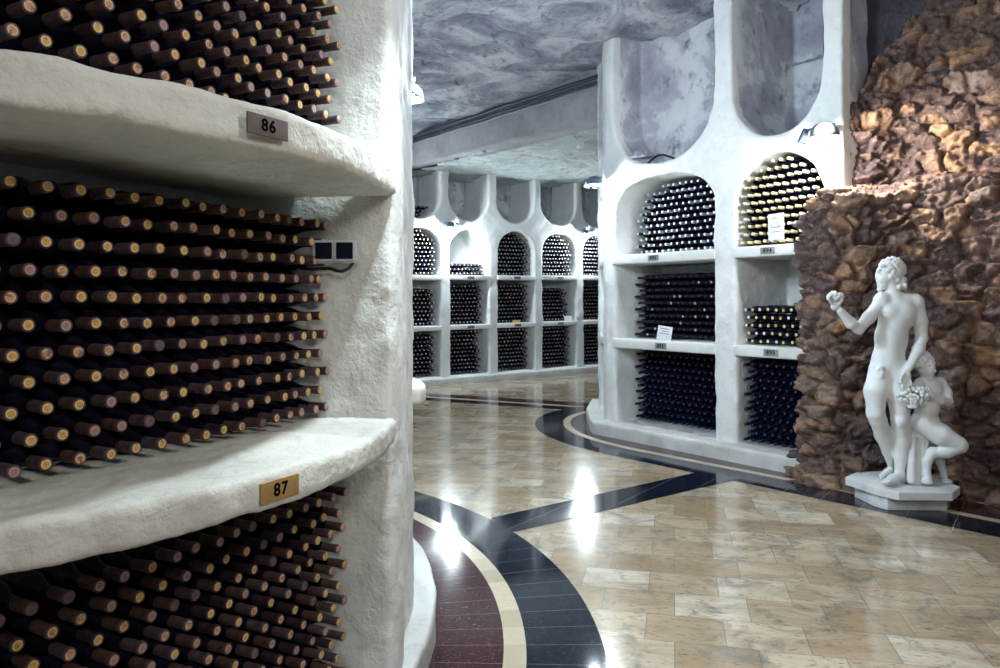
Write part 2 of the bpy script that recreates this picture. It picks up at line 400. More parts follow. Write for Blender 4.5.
def right_wall():
    h = .02; lo = (-1.9, -.06, -.02); U, D, Z = grid(lo, (3.9, 1.32, 4.9), h)
    uu, dd = np.broadcast_arrays(U[:, :, 0], D[:, :, 0])
    out = [(-.22, .0), (2.63, .0), (2.63, 1.3), (-1.66, 1.3), (-1.02, .64), (-.31, .06)]
    d = poly_sdf(uu, dd, out)[:, :, None] + 0 * Z
    d = smax(d, Z - 4.85, .02)
    w = wob(U, D * 1.3, Z, .006)
    def carve(d, op, depth): return smax(d, -smax(op, np.maximum(-.5 - D, D - depth), .03), .035)
    mid = lambda u0, u1, z0, z1: sbox([U - (u0 + u1) / 2 + 0 * Z, Z - (z0 + z1) / 2 + 0 * U], [(u1 - u0) / 2, (z1 - z0) / 2]) 
    for (u0, u1) in (RA, RBy):
        d = carve(d, mid(u0, u1, RB, RS1 - .02), .85)
    d = carve(d, np.maximum(arch_sdf(U, Z, *RA, 2.40, 2.885, 2.7), RS1 - .03 - Z), .85)
    d = carve(d, np.maximum(arch_sdf(U, Z, *RBy, 2.45, 2.895, 2.0), RS1 - .03 - Z), .85)
    d = carve(d, np.maximum(bowl_sdf(U, Z, -.11, 1.295, 3.02, 3.72, 2.3), Z - 6), .5)
    d = carve(d, np.maximum(bowl_sdf(U, Z, 1.50, 2.45, 3.07, 3.62, 2.1), Z - 6), 1.1)
    # narrow bays on the end face
    e = np.array([-.775, .632]); nrm = np.array([-.632, -.775])
    w_ = (U + .31) * e[0] + (D - .06) * e[1]; t_ = (U + .31) * nrm[0] + (D - .06) * nrm[1]
    for z0, z1 in ((RB, RS2 - TH), (RS2, RS1 - TH), (RS1, 2.8)):
        d = smax(d, -sbox([w_ - .5 + 0 * Z, t_ + 0 * Z, Z - (z0 + z1) / 2 + 0 * U], [.3, .16, (z1 - z0) / 2]), .03)
    d = rough(d + w * .6, U, D, Z, .007, h, (5, 11, 23))
    me = vdbmesh(d, lo, h); o = link('wall_right', me, [M['plaster_right'], M['patchy']], kind='structure'); o.matrix_world = Rm
    # peeling plaster on the niche backs: assign by position
    n = len(me.polygons); cen = np.empty(n * 3, np.float32); me.polygons.foreach_get('center', cen); cen = cen.reshape(-1, 3)
    idx = ((cen[:, 1] > .12) & (cen[:, 2] > 3.0) & (cen[:, 1] < 1.25)).astype(np.int32)
    me.polygons.foreach_set('material_index', idx)
right_wall()
def slab(name, mtx, u0, u1, d0, d1, z0, z1, mat, label, bev=.014):
    o = link(name, box_me(u0, u1, d0, d1, z0, z1, bev), mat); o.matrix_world = mtx; tag(o, label, 'shelf'); return o
slab('shelf', Rm, RA[0] - .03, RA[1] + .02, -.02, .84, RS1 - TH, RS1, M['shelf_far'], 'white shelf under the wide arch of pale-tipped bottles on the near right wall')
slab('shelf', Rm, RA[0] - .03, RA[1] + .02, -.02, .84, RS2 - TH, RS2, M['shelf_far'], 'white shelf with a tilted paper card on the near right wall')
slab('shelf', Rm, RBy[0] - .02, RBy[1] + .02, -.02, .84, RS1 - TH, RS1, M['shelf_far'], 'white shelf with plate 894 under the arch of cream-capped bottles')
slab('shelf', Rm, RBy[0] - .02, RBy[1] + .02, -.02, .84, RS2 - TH, RS2, M['shelf_far'], 'white shelf with plate 895 under the half-empty bay')
# base kerb of the right wall
lo = (-1.9, -.2, -.03); X, Y, Z = grid(lo, (3.2, 1.2, .2), .016)
xx, yy = np.broadcast_arrays(X[:, :, 0], Y[:, :, 0])
kp = [(-.28, -.13), (2.62, -.13), (2.62, .9), (-1.8, 1.3), (-1.15, .58), (-.42, -.04)]
dp = poly_sdf(xx, yy, kp)[:, :, None] - .03
o = link('trim_2', vdbmesh(smax(dp + wob(X, Y, Z, .003), np.abs(Z - .05) - (RB - .05), .03), lo, .016), M['plinth'], kind='structure'); o.matrix_world = Rm

# ================================================================== SETTING: far wall
FO = np.array([-1.592, 13.27]); FU = np.array([.7987, .6017]); FD = np.array([-.6017, .7987])
def fw(v, e, z=0.0): p = FO + FU * v + FD * e; return (float(p[0]), float(p[1]), z)
# local frame with a slight rise along the wall
Fm = Matrix(((FU[0], FD[0], 0, FO[0]), (FU[1], FD[1], 0, FO[1]), (0, 0, 1, 0), (0, 0, 0, 1)))
rise = lambda v, z: .006 * v * z
BAYS = [(-.26, .648), (.865, 1.73), (1.957, 2.869), (3.079, 3.995), (4.209, 5.11), (-1.36, -.46), (-2.46, -1.56)]
FS1, FS2, FB, FT = 2.0, 1.085, .16, .09
def far_wall():
    h = .026; lo = (-3.0, -.05, -.02); U, D, Z0 = grid(lo, (6.2, 1.1, 4.55), h)
    Z = Z0 - rise(U, Z0)
    d = sbox([U - 1.6 + 0 * Z, D - .55 + 0 * Z, Z - 2.2], [4.5, .55, 2.3])
    def carve(d, op, depth): return smax(d, -smax(op, np.maximum(-.5 - D, D - depth), .03), .04)
    for (u0, u1) in BAYS:
        d = carve(d, sbox([U - (u0 + u1) / 2 + 0 * Z, Z - (FB + FS1 - .02) / 2], [(u1 - u0) / 2, (FS1 - .02 - FB) / 2]), .72)
        d = carve(d, np.maximum(arch_sdf(U, Z, u0, u1, 2.48, 2.85, 2.0), FS1 - .03 - Z), .72)
        d = carve(d, bowl_sdf(U, Z, u0 - .03, u1 - .0, 3.02, 3.45, 2.1), .85)
    d = rough(d + wob(U, D, Z, .004), U, D, Z0, .006, h, (5, 11))
    me = vdbmesh(d, lo, h); o = link('wall_far', me, [M['plaster_far'], M['patchy']], kind='structure'); o.matrix_world = Fm
    n = len(me.polygons); cen = np.empty(n * 3, np.float32); me.polygons.foreach_get('center', cen); cen = cen.reshape(-1, 3)
    idx = ((cen[:, 1] > .78) & (cen[:, 2] > 3.0)).astype(np.int32)
    me.polygons.foreach_set('material_index', idx)
far_wall()
BN = ['first bay past the pillar', 'bay with the nearly empty arch', 'middle bay', 'bay with a white card', 'last bay', 'bay hidden behind the pillar', 'farthest bay behind the pillar']
for i, (u0, u1) in enumerate(BAYS):
    um = (u0 + u1) / 2
    for nm, z in (('upper', FS1), ('lower', FS2)):
        zz = z + rise(um, z)
        so = slab('shelf', Fm, u0 - .02, u1 + .02, -.015, .7, zz - FT, zz, M['shelf_far'], '%s white shelf of the far wall in the %s' % (nm, BN[i]), .012)
        if i > 4:
            del so['label']; del so['category']; so['kind'] = 'structure'; so.name = 'trim_%d' % (14 + (i - 5) * 2 + (nm == 'lower'))
o = link('trim_3', box_me(-2.95, 6.2, -.10, .05, -.02, .135, .02), M['plinth'], kind='structure'); o.matrix_world = Fm

# ================================================================== FLOOR and inlays
def catmull(P, n=12):
    P = [np.array(p, float) for p in P]; P = [2 * P[0] - P[1]] + P + [2 * P[-1] - P[-2]]; out = []
    for i in range(1, len(P) - 2):
        for k in range(n):
            t = k / n; a, b, c, d = P[i - 1:i + 3]
            out.append(.5 * (2 * b + (c - a) * t + (2 * a - 5 * b + 4 * c - d) * t * t + (3 * b - a - 3 * c + d) * t ** 3))
    out.append(P[-2]); return out
def offs(P, o):
    out = []
    for i in range(len(P)):
        t = P[min(i + 1, len(P) - 1)] - P[max(i - 1, 0)]; t = t / np.linalg.norm(t)
        out.append(P[i] + np.array([t[1], -t[0]]) * o)
    return out
def strip(name, A, B, z, mat):
    V = [(p[0], p[1], z) for p in A] + [(p[0], p[1], z) for p in B]; n = len(A)
    me = mesh(V, [(i, i + 1, n + i + 1, n + i) for i in range(n - 1)])
    if me.polygons[0].normal.z < 0: me.flip_normals()
    return link(name, me, mat, kind='structure', smooth=False)
link('floor', mesh([(-8, -5, 0), (9, -5, 0), (9, 18, 0), (-8, 18, 0)], [(0, 1, 2, 3)]), M['floor'], kind='structure', smooth=False)
def ringpts(R): return [np.array((RC[0] + R * math.cos(a), RC[1] + R * math.sin(a))) for a in np.linspace(-1.0, 1.5, 90)]
strip('trim_4', ringpts(2.9), ringpts(3.33), .0035, M['maroon'])
strip('trim_5', ringpts(3.33), ringpts(3.43), .0037, M['cream'])
strip('trim_6', ringpts(3.43), ringpts(3.775), .0039, M['black'])
strip('trim_7', [np.array((-.071, 5.33)), np.array((1.80, 6.74))], [np.array((.06, 4.985)), np.array((2.02, 6.43))], .0031, M['black2'])
outer = catmull([(5.2, 2.35), (3.229, 4.84), (2.55, 5.69), (1.984, 6.387), (1.72, 6.70), (1.34, 7.17), (.99, 7.61), (.63, 8.25), (.44, 9.0), (.50, 9.85), (.85, 10.55), (1.5, 11.0), (2.4, 11.3)], 10)
strip('trim_8', outer, offs(outer, .35), .0025, M['black2'])
strip('trim_9', offs(outer, .35), offs(outer, .44), .0027, M['cream'])
strip('trim_10', offs(outer, .44), offs(outer, .80), .0029, M['maroon2'])
fl = [np.array((-2.2, 12.15)), np.array((1.15, 10.45))]
strip('trim_11', fl, offs(fl, -.28), .0015, M['black2'])
strip('trim_12', offs(fl, -.28), offs(fl, -.42), .0017, M['cream'])
strip('trim_13', offs(fl, -.42), offs(fl, -.78), .0019, M['maroon2'])

# ================================================================== CEILING, beam, conduits
def fbm(x, y, z, o=5): return mn.fractal(Vector((x, y, z)), 1.0, 2.1, o)
def ceiling(name, x0, x1, y0, y1, zf, step, amp, mat, seed=0, inside=None):
    nx = int((x1 - x0) / step) + 1; ny = int((y1 - y0) / step) + 1
    V = []; Q = []
    for j in range(ny):
        for i in range(nx):
            x = x0 + i * step; y = y0 + j * step
            s = mn.multi_fractal(Vector((x * .55 + seed, y * .9, seed)), 1.0, 2.2, 6)
            V.append((x, y, zf(x, y) - amp * s + .04 * fbm(x * 3, y * 5, seed)))
    for j in range(ny - 1):
        for i in range(nx - 1):
            a = j * nx + i
            if inside and not inside(x0 + (i + .5) * step, y0 + (j + .5) * step): continue
            Q.append((a, a + nx, a + nx + 1, a + 1))
    return link(name, mesh(V, Q), mat, kind='structure')
BA = np.array((-2.6, 14.63)); BB = np.array((1.45, 9.55))     # line of the beam in plan
bt = (BB - BA) / np.linalg.norm(BB - BA); bn = np.array((-bt[1], bt[0]))   # bn points away from camera?
if bn[1] < 0: bn = -bn
def bdist(x, y): return (np.array((x, y)) - BA) @ bn
ceiling('ceiling', -4.5, 7, -1.0, 15.2, lambda x, y: 4.62 + .22 * max(0, min(1, (10.5 - y) / 6)), .07, .13, M['ceil'], 3.1, lambda x, y: bdist(x, y) < .25)
ceiling('ceiling_far', -5, 4, 6, 19, lambda x, y: 3.98 + .03 * x, .08, .05, M['ceil_far'], 9.7, lambda x, y: bdist(x, y) > .2)
def beam():
    L = float(np.linalg.norm(BB - BA)); n = 120
    prof = [(0.0, 4.6), (-.03, 4.44), (0, 4.40), (.0, 3.96), (.03, 3.93), (.45, 3.93), (.45, 4.6)]
    V = []; Q = []; m = len(prof)
    for i in range(n + 1):
        p = BA + bt * (L * i / n)
        for k, (o, z) in enumerate(prof):
            w = .02 * fbm(p[0] * 3, p[1] * 3, z * 2 + k)
            q = p + bn * (o + w); V.append((q[0], q[1], z + w * .7))
    for i in range(n):
        for k in range(m - 1): Q.append((i * m + k, i * m + k + 1, (i + 1) * m + k + 1, (i + 1) * m + k))
    link('beam', mesh(V, Q), M['concrete'], kind='structure')
beam()
def along(o, z, s0, s1, n=60, amp=.012, seed=0):
    out = []
    for i in range(n + 1):
        p = BA + bt * (s0 + (s1 - s0) * i / n) + bn * o
        out.append((p[0], p[1], z + amp * fbm(i * .21, seed, 0)))
    return out
for z, o, r, mt, lb in ((4.36, -.05, .022, 'pipe', 'dark conduit running along the top of the concrete beam'), (4.31, -.04, .015, 'pipelight', 'thin pale conduit just below the dark one on the beam'), (4.42, -.09, .03, 'pipe', 'thick dark cable bundle tucked under the rock ceiling at the beam')):
    tag(link('ceiling_conduit', tube_me(along(o, z, .3, 6.45, seed=z), r, 8), M[mt]), lb, 'conduit')
# outer shell behind and above: cellar gallery walls closing the place
link('wall_back', mesh([(-8, -5, -.1), (9, -5, -.1), (9, -5, 5), (-8, -5, 5)], [(0, 1, 2, 3)]), M['concrete'], kind='structure', smooth=False)

# ================================================================== ROCK WALL
def rock_wall(name, pts, zlo, zhi, ledge):
    path = catmull(pts, 40)
    P = np.array(path); seg = np.r_[0, np.cumsum(np.linalg.norm(np.diff(P, axis=0), axis=1))]
    step = .0135; S = np.arange(0, seg[-1], step); px = np.interp(S, seg, P[:, 0]); py = np.interp(S, seg, P[:, 1])
    k = 9; pad = lambda a: np.convolve(np.pad(a, k, mode='edge'), np.ones(2 * k + 1) / (2 * k + 1), 'valid')
    px, py = pad(px), pad(py)
    tx, ty = np.gradient(px), np.gradient(py); L = np.hypot(tx, ty); tx /= L; ty /= L
    nx_, ny_ = ty, -tx      # towards the camera?
    if nx_[len(S) // 2] * -px[len(S) // 2] + ny_[len(S) // 2] * -py[len(S) // 2] < 0: nx_, ny_ = -nx_, -ny_
    ZS = np.arange(zlo, zhi, step)
    V = []; T = []
    sc = np.array((4.6, 4.6, 7.4))
    rs = {}
    top = []
    for j, z in enumerate(ZS):
        for i, s in enumerate(S):
            x0, y0 = px[i], py[i]
            # above the stepped ledge the face is set back
            led = 1.98 + .40 * min(1, max(0, (s - .55) / .5)) + .10 * min(1, max(0, (s - 1) / 1.6)) + .04 * math.sin(s * 7)
            t = min(1, max(0, (z - led) / .22)); t = t * t * (3 - 2 * t)
            back_ = t * .55 if ledge else .04 * max(0, z - 2.2) + .10 * mn.noise(Vector((x0 * 1.5, y0 * 1.5, z * 1.5)))
            foot = max(0, .45 - z) ** 2 * .75 if ledge else 0
            x = x0 - nx_[i] * (back_ - foot); y = y0 - ny_[i] * (back_ - foot)
            q = Vector((x * sc[0] + .35 * fbm(x * 3, y * 3, z * 3, 3), y * sc[1] + .35 * fbm(y * 3 + 9, x * 3, z * 3, 3), z * sc[2] + .35 * fbm(z * 3, x * 3, y * 3 + 4, 3)))
            ds, ps = mn.voronoi(q, distance_metric='DISTANCE', exponent=2.5)
            e = ds[1] - ds[0]; c = ps[0]; key = (round(c.x, 3), round(c.y, 3), round(c.z, 3))
            if key not in rs:
                r = random.Random(hash(key)); rs[key] = (r.uniform(-1, 1), Vector((r.uniform(-1, 1), r.uniform(-1, 1), r.uniform(-1, 1))), r.random())
            h0, dv, tone = rs[key]
            edge = min(1, e / .17)
            disp = .062 * edge - .045 + h0 * .03 + .09 * (q - c).dot(dv) * edge
            disp += .03 * mn.ridged_multi_fractal(Vector((x * 9, y * 9, z * 12)), 1.0, 2.1, 4, 1.0, 2.0) - .03 + .02 * fbm(x * 24, y * 24, z * 30, 3)
            V.append((x + nx_[i] * disp, y + ny_[i] * disp, z + .2 * disp)); T.append(tone * (.5 + .5 * edge))
    nS = len(S); Q = []
    for j in range(len(ZS) - 1):
        for i in range(nS - 1):
            z = ZS[j]; s = S[i]
            if ledge:
                if z > 1.98 + .40 * min(1, max(0, (s - .55) / .5)) + .10 * min(1, max(0, (s - 1) / 1.6)) + .34: continue
            elif z > 3.28 + 1.15 * s + .12 * fbm(s * 4, z * 2, 5): continue
            Q.append((j * nS + i, j * nS + i + 1, (j + 1) * nS + i + 1, (j + 1) * nS + i))
    Q = np.array(Q, np.int32); V = np.array(V)
    me = npmesh(V, Q)
    a = me.attributes.new('tone', 'FLOAT', 'POINT'); a.data.foreach_set('value', np.array(T, np.float32))
    # face the camera
    p0 = me.polygons[len(me.polygons) // 3]
    if p0.normal.dot(Vector((0, 0, 1.5)) - p0.center) < 0: me.flip_normals()
    link(name, me, M['rock'], kind='structure')
rock_wall('wall_rock', [(3.16, 7.2), (2.85, 6.90), (2.66, 6.60), (2.67, 6.34), (2.80, 6.17), (2.99, 6.13), (3.25, 6.14), (3.55, 5.98), (3.8, 5.72), (4.2, 5.25), (4.9, 4.5), (5.6, 3.6)], -.04, 2.95, True)
rock_wall('wall_rock_upper', [(3.0, 6.49), (3.2, 6.42), (3.5, 6.36), (3.85, 6.1), (4.3, 5.65), (5.0, 4.9), (5.8, 3.9)], 2.0, 4.6, False)
# gallery wall behind the rock's upper edge, recess shade painted into its colour
link('wall_side', mesh([(2.96, 6.85, 0), (8.6, 3.2, 0), (8.6, 3.2, 5), (2.96, 6.85, 5)], [(0, 1, 2, 3)]), M['shade_rock'], kind='structure', smooth=False)

# ================================================================== BOTTLES
# outline of the neck end, tip at y = 0, axis -Y
def bottle_meshes(n=18):
    glass = lathe_me([(.0140, -.062), (.0150, -.070), (.0158, -.082), (.0180, -.095), (.0235, -.112), (.0310, -.128), (.0355, -.142), (.0370, -.158), (.0370, -.285), (.034, -.293), (.020, -.294), (.006, -.285)], n, 'Y', False, True)
    caps = lathe_me([(.0118, .0), (.0150, .0006), (.0160, -.003), (.0160, -.014), (.0148, -.0165), (.0150, -.040), (.0152, -.066), (.0145, -.068)], n)
    cork = lathe_me([(.0, -.0012), (.006, -.0008), (.0108, .0), (.0122, -.001), (.0122, -.012)], n)
    return glass, caps, cork
GL, CP, CK = bottle_meshes()
def variant(me, m):
    c = me.copy(); c.materials.clear(); c.materials.append(m); c.shade_smooth(); return c
G0 = variant(GL, M['glass'])
CAPS = {k: variant(CP, M[k]) for k in ('caps_brown', 'caps_plum', 'caps_dark')}
CORKS = {k: variant(CK, M[k]) for k in ('cork_gold', 'cork_tan', 'cork_pink', 'cork_dark')}
PRM = {('caps_brown', 'cork_gold'): 'gold-corked', ('caps_plum', 'cork_gold'): 'gold-corked', ('caps_brown', 'cork_tan'): 'tan-corked'}
def pathpoints(P, pitch, start, n):
    C_ = np.array(catmull(P, 14)); seg = np.r_[0, np.cumsum(np.linalg.norm(np.diff(C_, axis=0), axis=1))]
    out = []
    for i in range(n):
        s = start + pitch * i
        if s > seg[-1]: break
        x, y = np.interp(s, seg, C_[:, 0]), np.interp(s, seg, C_[:, 1])
        a, b = max(0, s - .28), min(seg[-1], s + .28)
        tx = np.interp(b, seg, C_[:, 0]) - np.interp(a, seg, C_[:, 0]); ty = np.interp(b, seg, C_[:, 1]) - np.interp(a, seg, C_[:, 1])
        t = np.array((tx, ty)); t /= np.linalg.norm(t)
        nrm = np.array((-t[1], t[0]))
        if nrm[0] < 0: nrm = -nrm
        out.append((x, y, math.atan2(nrm[1], nrm[0])))
    return out
ROWP = .0654
ORD = ['', 'first', 'second', 'third', 'fourth', 'fifth', 'sixth', 'seventh', 'eighth', 'ninth', 'tenth', 'eleventh', 'twelfth', 'thirteenth', 'fourteenth', 'fifteenth', 'sixteenth', 'seventeenth', 'eighteenth', 'nineteenth', 'twentieth']
cand = []
def stack(key, zs, group, wherefn):
    for r, z in enumerate(zs):
        st = .014 if (r % 2 == 0) else .014 + .0377
        for c, (x, y, a) in enumerate(pathpoints(TIPS[key], .0755, st, 20)):
            pj = rnd.uniform(-.010, .010); zj = rnd.uniform(-.0025, .0025)
            x2, y2 = x + math.cos(a) * pj, y + math.sin(a) * pj
            sx = 500 + F * x2 / y2; sy = 300 - F * (z + zj - EYE) / y2
            cand.append(dict(x=x2, y=y2, z=z + zj, a=a + rnd.uniform(-.025, .025), tilt=rnd.uniform(-.02, .02), sx=sx, sy=sy, r=r, c=c, key=key, group=group, where=wherefn(r + 1)))
S87, S86 = EYE - .420, EYE + .472
stack('mid', [S87 + .038 + ROWP * k for k in range(11)], 'bottles stacked on the shelf with plate 87', lambda r: '%s row above the brass-plate shelf' % ORD[r])
stack('top', [S86 + .038 + ROWP * k for k in range(12)], 'bottles stacked on the shelf with plate 86', lambda r: '%s row above the dark-plate shelf' % ORD[r])
stack('low', [EYE - .689 - ROWP * k for k in range(11)], 'bottles stacked below the shelf with plate 87', lambda r: '%s row below the brass-plate shelf' % ORD[r])
for b in cand:
    b['vis'] = -18 < b['sx'] and b['sy'] > -8 and b['sy'] < 680
    if b['key'] == 'top':    # bottom row lies behind the shelf edge
        if b['r'] == 0: b['vis'] = False
inview = sorted([b for b in cand if b['vis']], key=lambda b: b['y'])
print('LEFT BOTTLES in view', len(inview), {k: sum(1 for b in inview if b['key'] == k) for k in TIPS})
chosen = inview[:300]; rest = [b for b in cand if b not in chosen and b['sx'] > -60]
WORD = {'cork_gold': 'gold-corked', 'cork_tan': 'tan-corked', 'cork_pink': 'pinkish-corked', 'cork_dark': 'dark-capped'}
def pick():
    k = rnd.random()
    ck = 'cork_gold' if k < .42 else 'cork_tan' if k < .74 else 'cork_pink' if k < .92 else 'cork_dark'
    k = rnd.random(); cp = 'caps_brown' if k < .5 else 'caps_plum' if k < .82 else 'caps_dark'
    return cp, ck
proto = bpy.data.objects.new('wine_bottle', G0)
pcap = bpy.data.objects.new('neck_capsule', CAPS['caps_brown']); pcork = bpy.data.objects.new('cork', CORKS['cork_gold'])
for b in cand: b['style'] = pick()
for i, b in enumerate(chosen):
    cp, ck = b['style']
    o = proto if i == 0 else proto.copy(); C.objects.link(o)
    o.location = (b['x'], b['y'], b['z']); o.rotation_euler = (b['tilt'], 0, b['a'] - PI / 2)
    c1 = pcap if i == 0 else pcap.copy(); c1.data = CAPS[cp]; C.objects.link(c1); c1.parent = o
    c2 = pcork if i == 0 else pcork.copy(); c2.data = CORKS[ck]; C.objects.link(c2); c2.parent = o
    c2.rotation_euler = (0, rnd.uniform(0, 6.28), 0)
    tag(o, '%s bottle, %s from the pillar side wall, %s' % (WORD[ck], ORD[b['c'] + 1], b['where']), 'bottle', b['group'])
# ---- the rest, too many to count one by one
SM = [M['glass'], M['caps_brown'], M['caps_plum'], M['caps_dark'], M['cork_gold'], M['cork_tan'], M['cork_pink'], M['glass_far'], M['caps_silver'], M['caps_cream'], M['end_white'], M['caps_dark']]
SI = {m.name: i for i, m in enumerate(SM)}
prof_far = [(.0, 0.), (.0145, .0), (.0155, -.008), (.0148, -.03), (.0150, -.068), (.0175, -.09), (.031, -.125), (.0370, -.155), (.0370, -.29), (.0, -.29)]
NS = 9
angs = np.linspace(0, 2 * PI, NS, endpoint=False)
PV = np.array([[r * math.cos(a), t, r * math.sin(a)] for r, t in prof_far for a in angs])
PQ = np.array([(i * NS + k, (i + 1) * NS + k, (i + 1) * NS + (k + 1) % NS, i * NS + (k + 1) % NS) for i in range(len(prof_far) - 1) for k in range(NS)])
PSEG = np.repeat(np.arange(len(prof_far) - 1), NS)
AV, AQ, AM = [], [], []
def put(x, y, z, ang, tilt=0.0, sc=1.0, mats=('glass', 'caps_brown', 'cork_gold')):
    v = PV * sc; ca, sa = math.cos(ang - PI / 2), math.sin(ang - PI / 2); ct, st = math.cos(tilt), math.sin(tilt)
    yy = v[:, 1] * ct - v[:, 2] * st; zz = v[:, 1] * st + v[:, 2] * ct
    V = np.stack([x + v[:, 0] * ca - yy * sa, y + v[:, 0] * sa + yy * ca, z + zz], 1)
    b = sum(len(a) for a in AV) if False else put.n
    AV.append(V); AQ.append(PQ + b); put.n += len(V)
    g, c, k = [SI[M[m].name] for m in mats]
    AM.append(np.where(PSEG == 0, k, np.where(PSEG < 4, c, g)))
put.n = 0
for b in rest:
    cp, ck = b['style']; put(b['x'], b['y'], b['z'], b['a'], b['tilt'], 1, ('glass', cp, ck if ck != 'cork_dark' else 'cork_pink'))
RA_ANG = math.atan2(-RD[1], -RD[0]); FA_ANG = math.atan2(-FD[1], -FD[0])
def cell(fr, ang, u0, u1, z0, z1, d, pitch, rowp, mats, limit=None, start=.04, rr=None, sc=1.05, end=0.0, jit=.012, rz=None, tap=0):
    rr = rr or random.Random(int(u0 * 100) + int(z0 * 77) + 3)
    k = 0; z = z0 + .037 * sc + .002
    while z < z1 - .03:
        a = u0 + start + (pitch / 2 if k % 2 else 0); uu = a
        while uu < u1 - .035 - end - tap * (z - z0):
            if limit is None or limit(uu, z):
                dd = d + rr.uniform(-jit, jit)
                x, y, _ = fr(uu, dd); zz = z + rr.uniform(-.003, .003) + (rz(uu, z) if rz else 0)
                m = mats(rr, uu, z) if callable(mats) else mats
                put(x, y, zz, ang + rr.uniform(-.03, .03), rr.uniform(-.02, .02), sc, m)
            uu += pitch
        z += rowp; k += 1
inA = lambda u, z: arch_sdf(np.float64(u), np.float64(z), *RA, 2.40, 2.885, 2.7) < -.045
inB = lambda u, z: arch_sdf(np.float64(u), np.float64(z), *RBy, 2.45, 2.895, 2.0) < -.03
silver = lambda r, u, z: ('glass_far', 'caps_dark' if r.random() < .6 else 'caps_silver', 'end_white')
dark = lambda r, u, z: ('glass_far', 'caps_dark', 'caps_silver' if r.random() < .15 else 'glass')
darkest = lambda r, u, z: ('glass_far', 'glass_far', 'glass_far')
cream = lambda r, u, z: ('glass_far', 'caps_cream', 'caps_cream' if r.random() < .7 else 'end_white')
goldt = lambda r, u, z: ('glass_far', 'caps_dark', r.choice(['cork_gold', 'end_white', 'caps_cream', 'caps_cream']))
fart = lambda r, u, z: ('glass_far', 'caps_dark', r.choice(['end_white', 'end_white', 'caps_silver', 'caps_cream']))
farb = lambda r, u, z: ('glass_far', 'caps_dark', r.choice(['caps_silver', 'caps_silver', 'cork_pink', 'end_white']))
cell(rw, RA_ANG, *RA, RS1, 2.9, .30, .082, .0725, silver, inA)
cell(rw, RA_ANG, *RA, RS2, RS1 - TH - .06, .30, .082, .0725, dark)
cell(rw, RA_ANG, *RA, RB, RS2 - TH - .03, .30, .082, .0725, darkest)
cell(rw, RA_ANG, *RBy, RS1, 2.9, .03, .083, .0745, cream, inB)
cell(rw, RA_ANG, *RBy, RS2, RS2 + .39, .09, .083, .075, goldt)
cell(rw, RA_ANG, *RBy, RB, RS2 - TH - .04, .08, .083, .0725, darkest)
FH = [  # per bay: arch fill height, mid fill, low fill
    (2.9, .84, .90), (FS1 + .26, .86, .93), (2.9, .87, .93), (2.9, .84, .93), (2.9, .9, .93), (2.9, .8, .9), (2.9, .85, .85)]
for i, (u0, u1) in enumerate(BAYS):
    lim = (lambda a, b: (lambda u, z: arch_sdf(np.float64(u), np.float64(z), a, b, 2.48, 2.85, 2.0) < -.04))(u0, u1)
    rz = lambda u, z: rise(u, z)
    cell(fw, FA_ANG, u0, u1, FS1, FH[i][0], .12, .084, .076, fart, lim, rz=rz, end=.02)
    cell(fw, FA_ANG, u0, u1, FS2, FS2 + FH[i][1] * .88, .14, .084, .0745, farb if i != 0 else fart, rz=rz, end=.03, tap=.12 if i == 3 else 0)
    cell(fw, FA_ANG, u0, u1, FB, FB + FH[i][2] * .9, .14, .084, .0745, farb, rz=rz, end=.03, tap=.1 if i == 1 else 0)
# three rows lying in the bowl above the first far bay
cell(fw, FA_ANG, BAYS[0][0], BAYS[0][1], 3.06, 3.30, .25, .084, .076, ('glass_far', 'caps_dark', 'caps_silver'), lambda u, z: bowl_sdf(np.float64(u), np.float64(z), -.29, .648, 3.02, 3.45, 2.1) < -.04, rz=lambda u, z: rise(u, z))
V = np.concatenate(AV); Q = np.concatenate(AQ); MI = np.concatenate(AM).astype(np.int32)
me = npmesh(V, Q); me.polygons.foreach_set('material_index', MI) if len(me.polygons) == len(MI) else print('POLY MISMATCH', len(me.polygons), len(MI))
o = link('wine_bottles', me, SM); o['kind'] = 'stuff'
tag(o, 'hundreds of smaller wine bottles filling the bays of the right and far walls', 'bottles')
print('stuff bottles', len(AV))

# ================================================================== PLATES
def text_child(parent, s, size, mat, loc, name='digits', bold=.0):
    cu = bpy.data.curves.new('digits', 'FONT'); cu.body = s; cu.size = size; cu.align_x = 'CENTER'; cu.align_y = 'CENTER'
    cu.extrude = .0008; cu.offset = bold; cu.materials.append(mat)
    cu.space_character = 1.15
    tmp = bpy.data.objects.new('t', cu); me = bpy.data.meshes.new_from_object(tmp); bpy.data.objects.remove(tmp)
    t = bpy.data.objects.new(name, me); C.objects.link(t); t.parent = parent
    t.rotation_euler = (PI / 2, 0, 0); t.location = loc; return t
def plate(x, y, z, face_ang, w, h, mat, s, label, size, bold=.0009, roll=0):
    # face_ang: direction of the outward normal; plate's front is local -Y
    o = link('number_plate', box_me(-w / 2, w / 2, -.003, .003, -h / 2, h / 2, .0012), mat)
    o.location = (x, y, z); o.rotation_euler = (0, roll, face_ang + PI / 2); tag(o, label, 'number plate')
    t = text_child(o, s, size, M['digit'], (0, -.0036, 0), bold=bold)
    return o
def hit_arc(sx, R):
    # point where the sight line through column sx meets the shelf arc
    t = (sx - 500) / F; a = t * t + 1; b = -2 * (t * PC[0] + PC[1]); c = PC[0] ** 2 + PC[1] ** 2 - R * R
    Y = (-b - math.sqrt(b * b - 4 * a * c)) / (2 * a); X = t * Y
    return X, Y, math.atan2(Y - PC[1], X - PC[0])
x, y, a = hit_arc(268.5, 1.452); plate(x, y, EYE + .4245, a, .128, .05, M['bronze'], '86', 'dark bronze plate reading 86 on the upper curved shelf edge', .042)
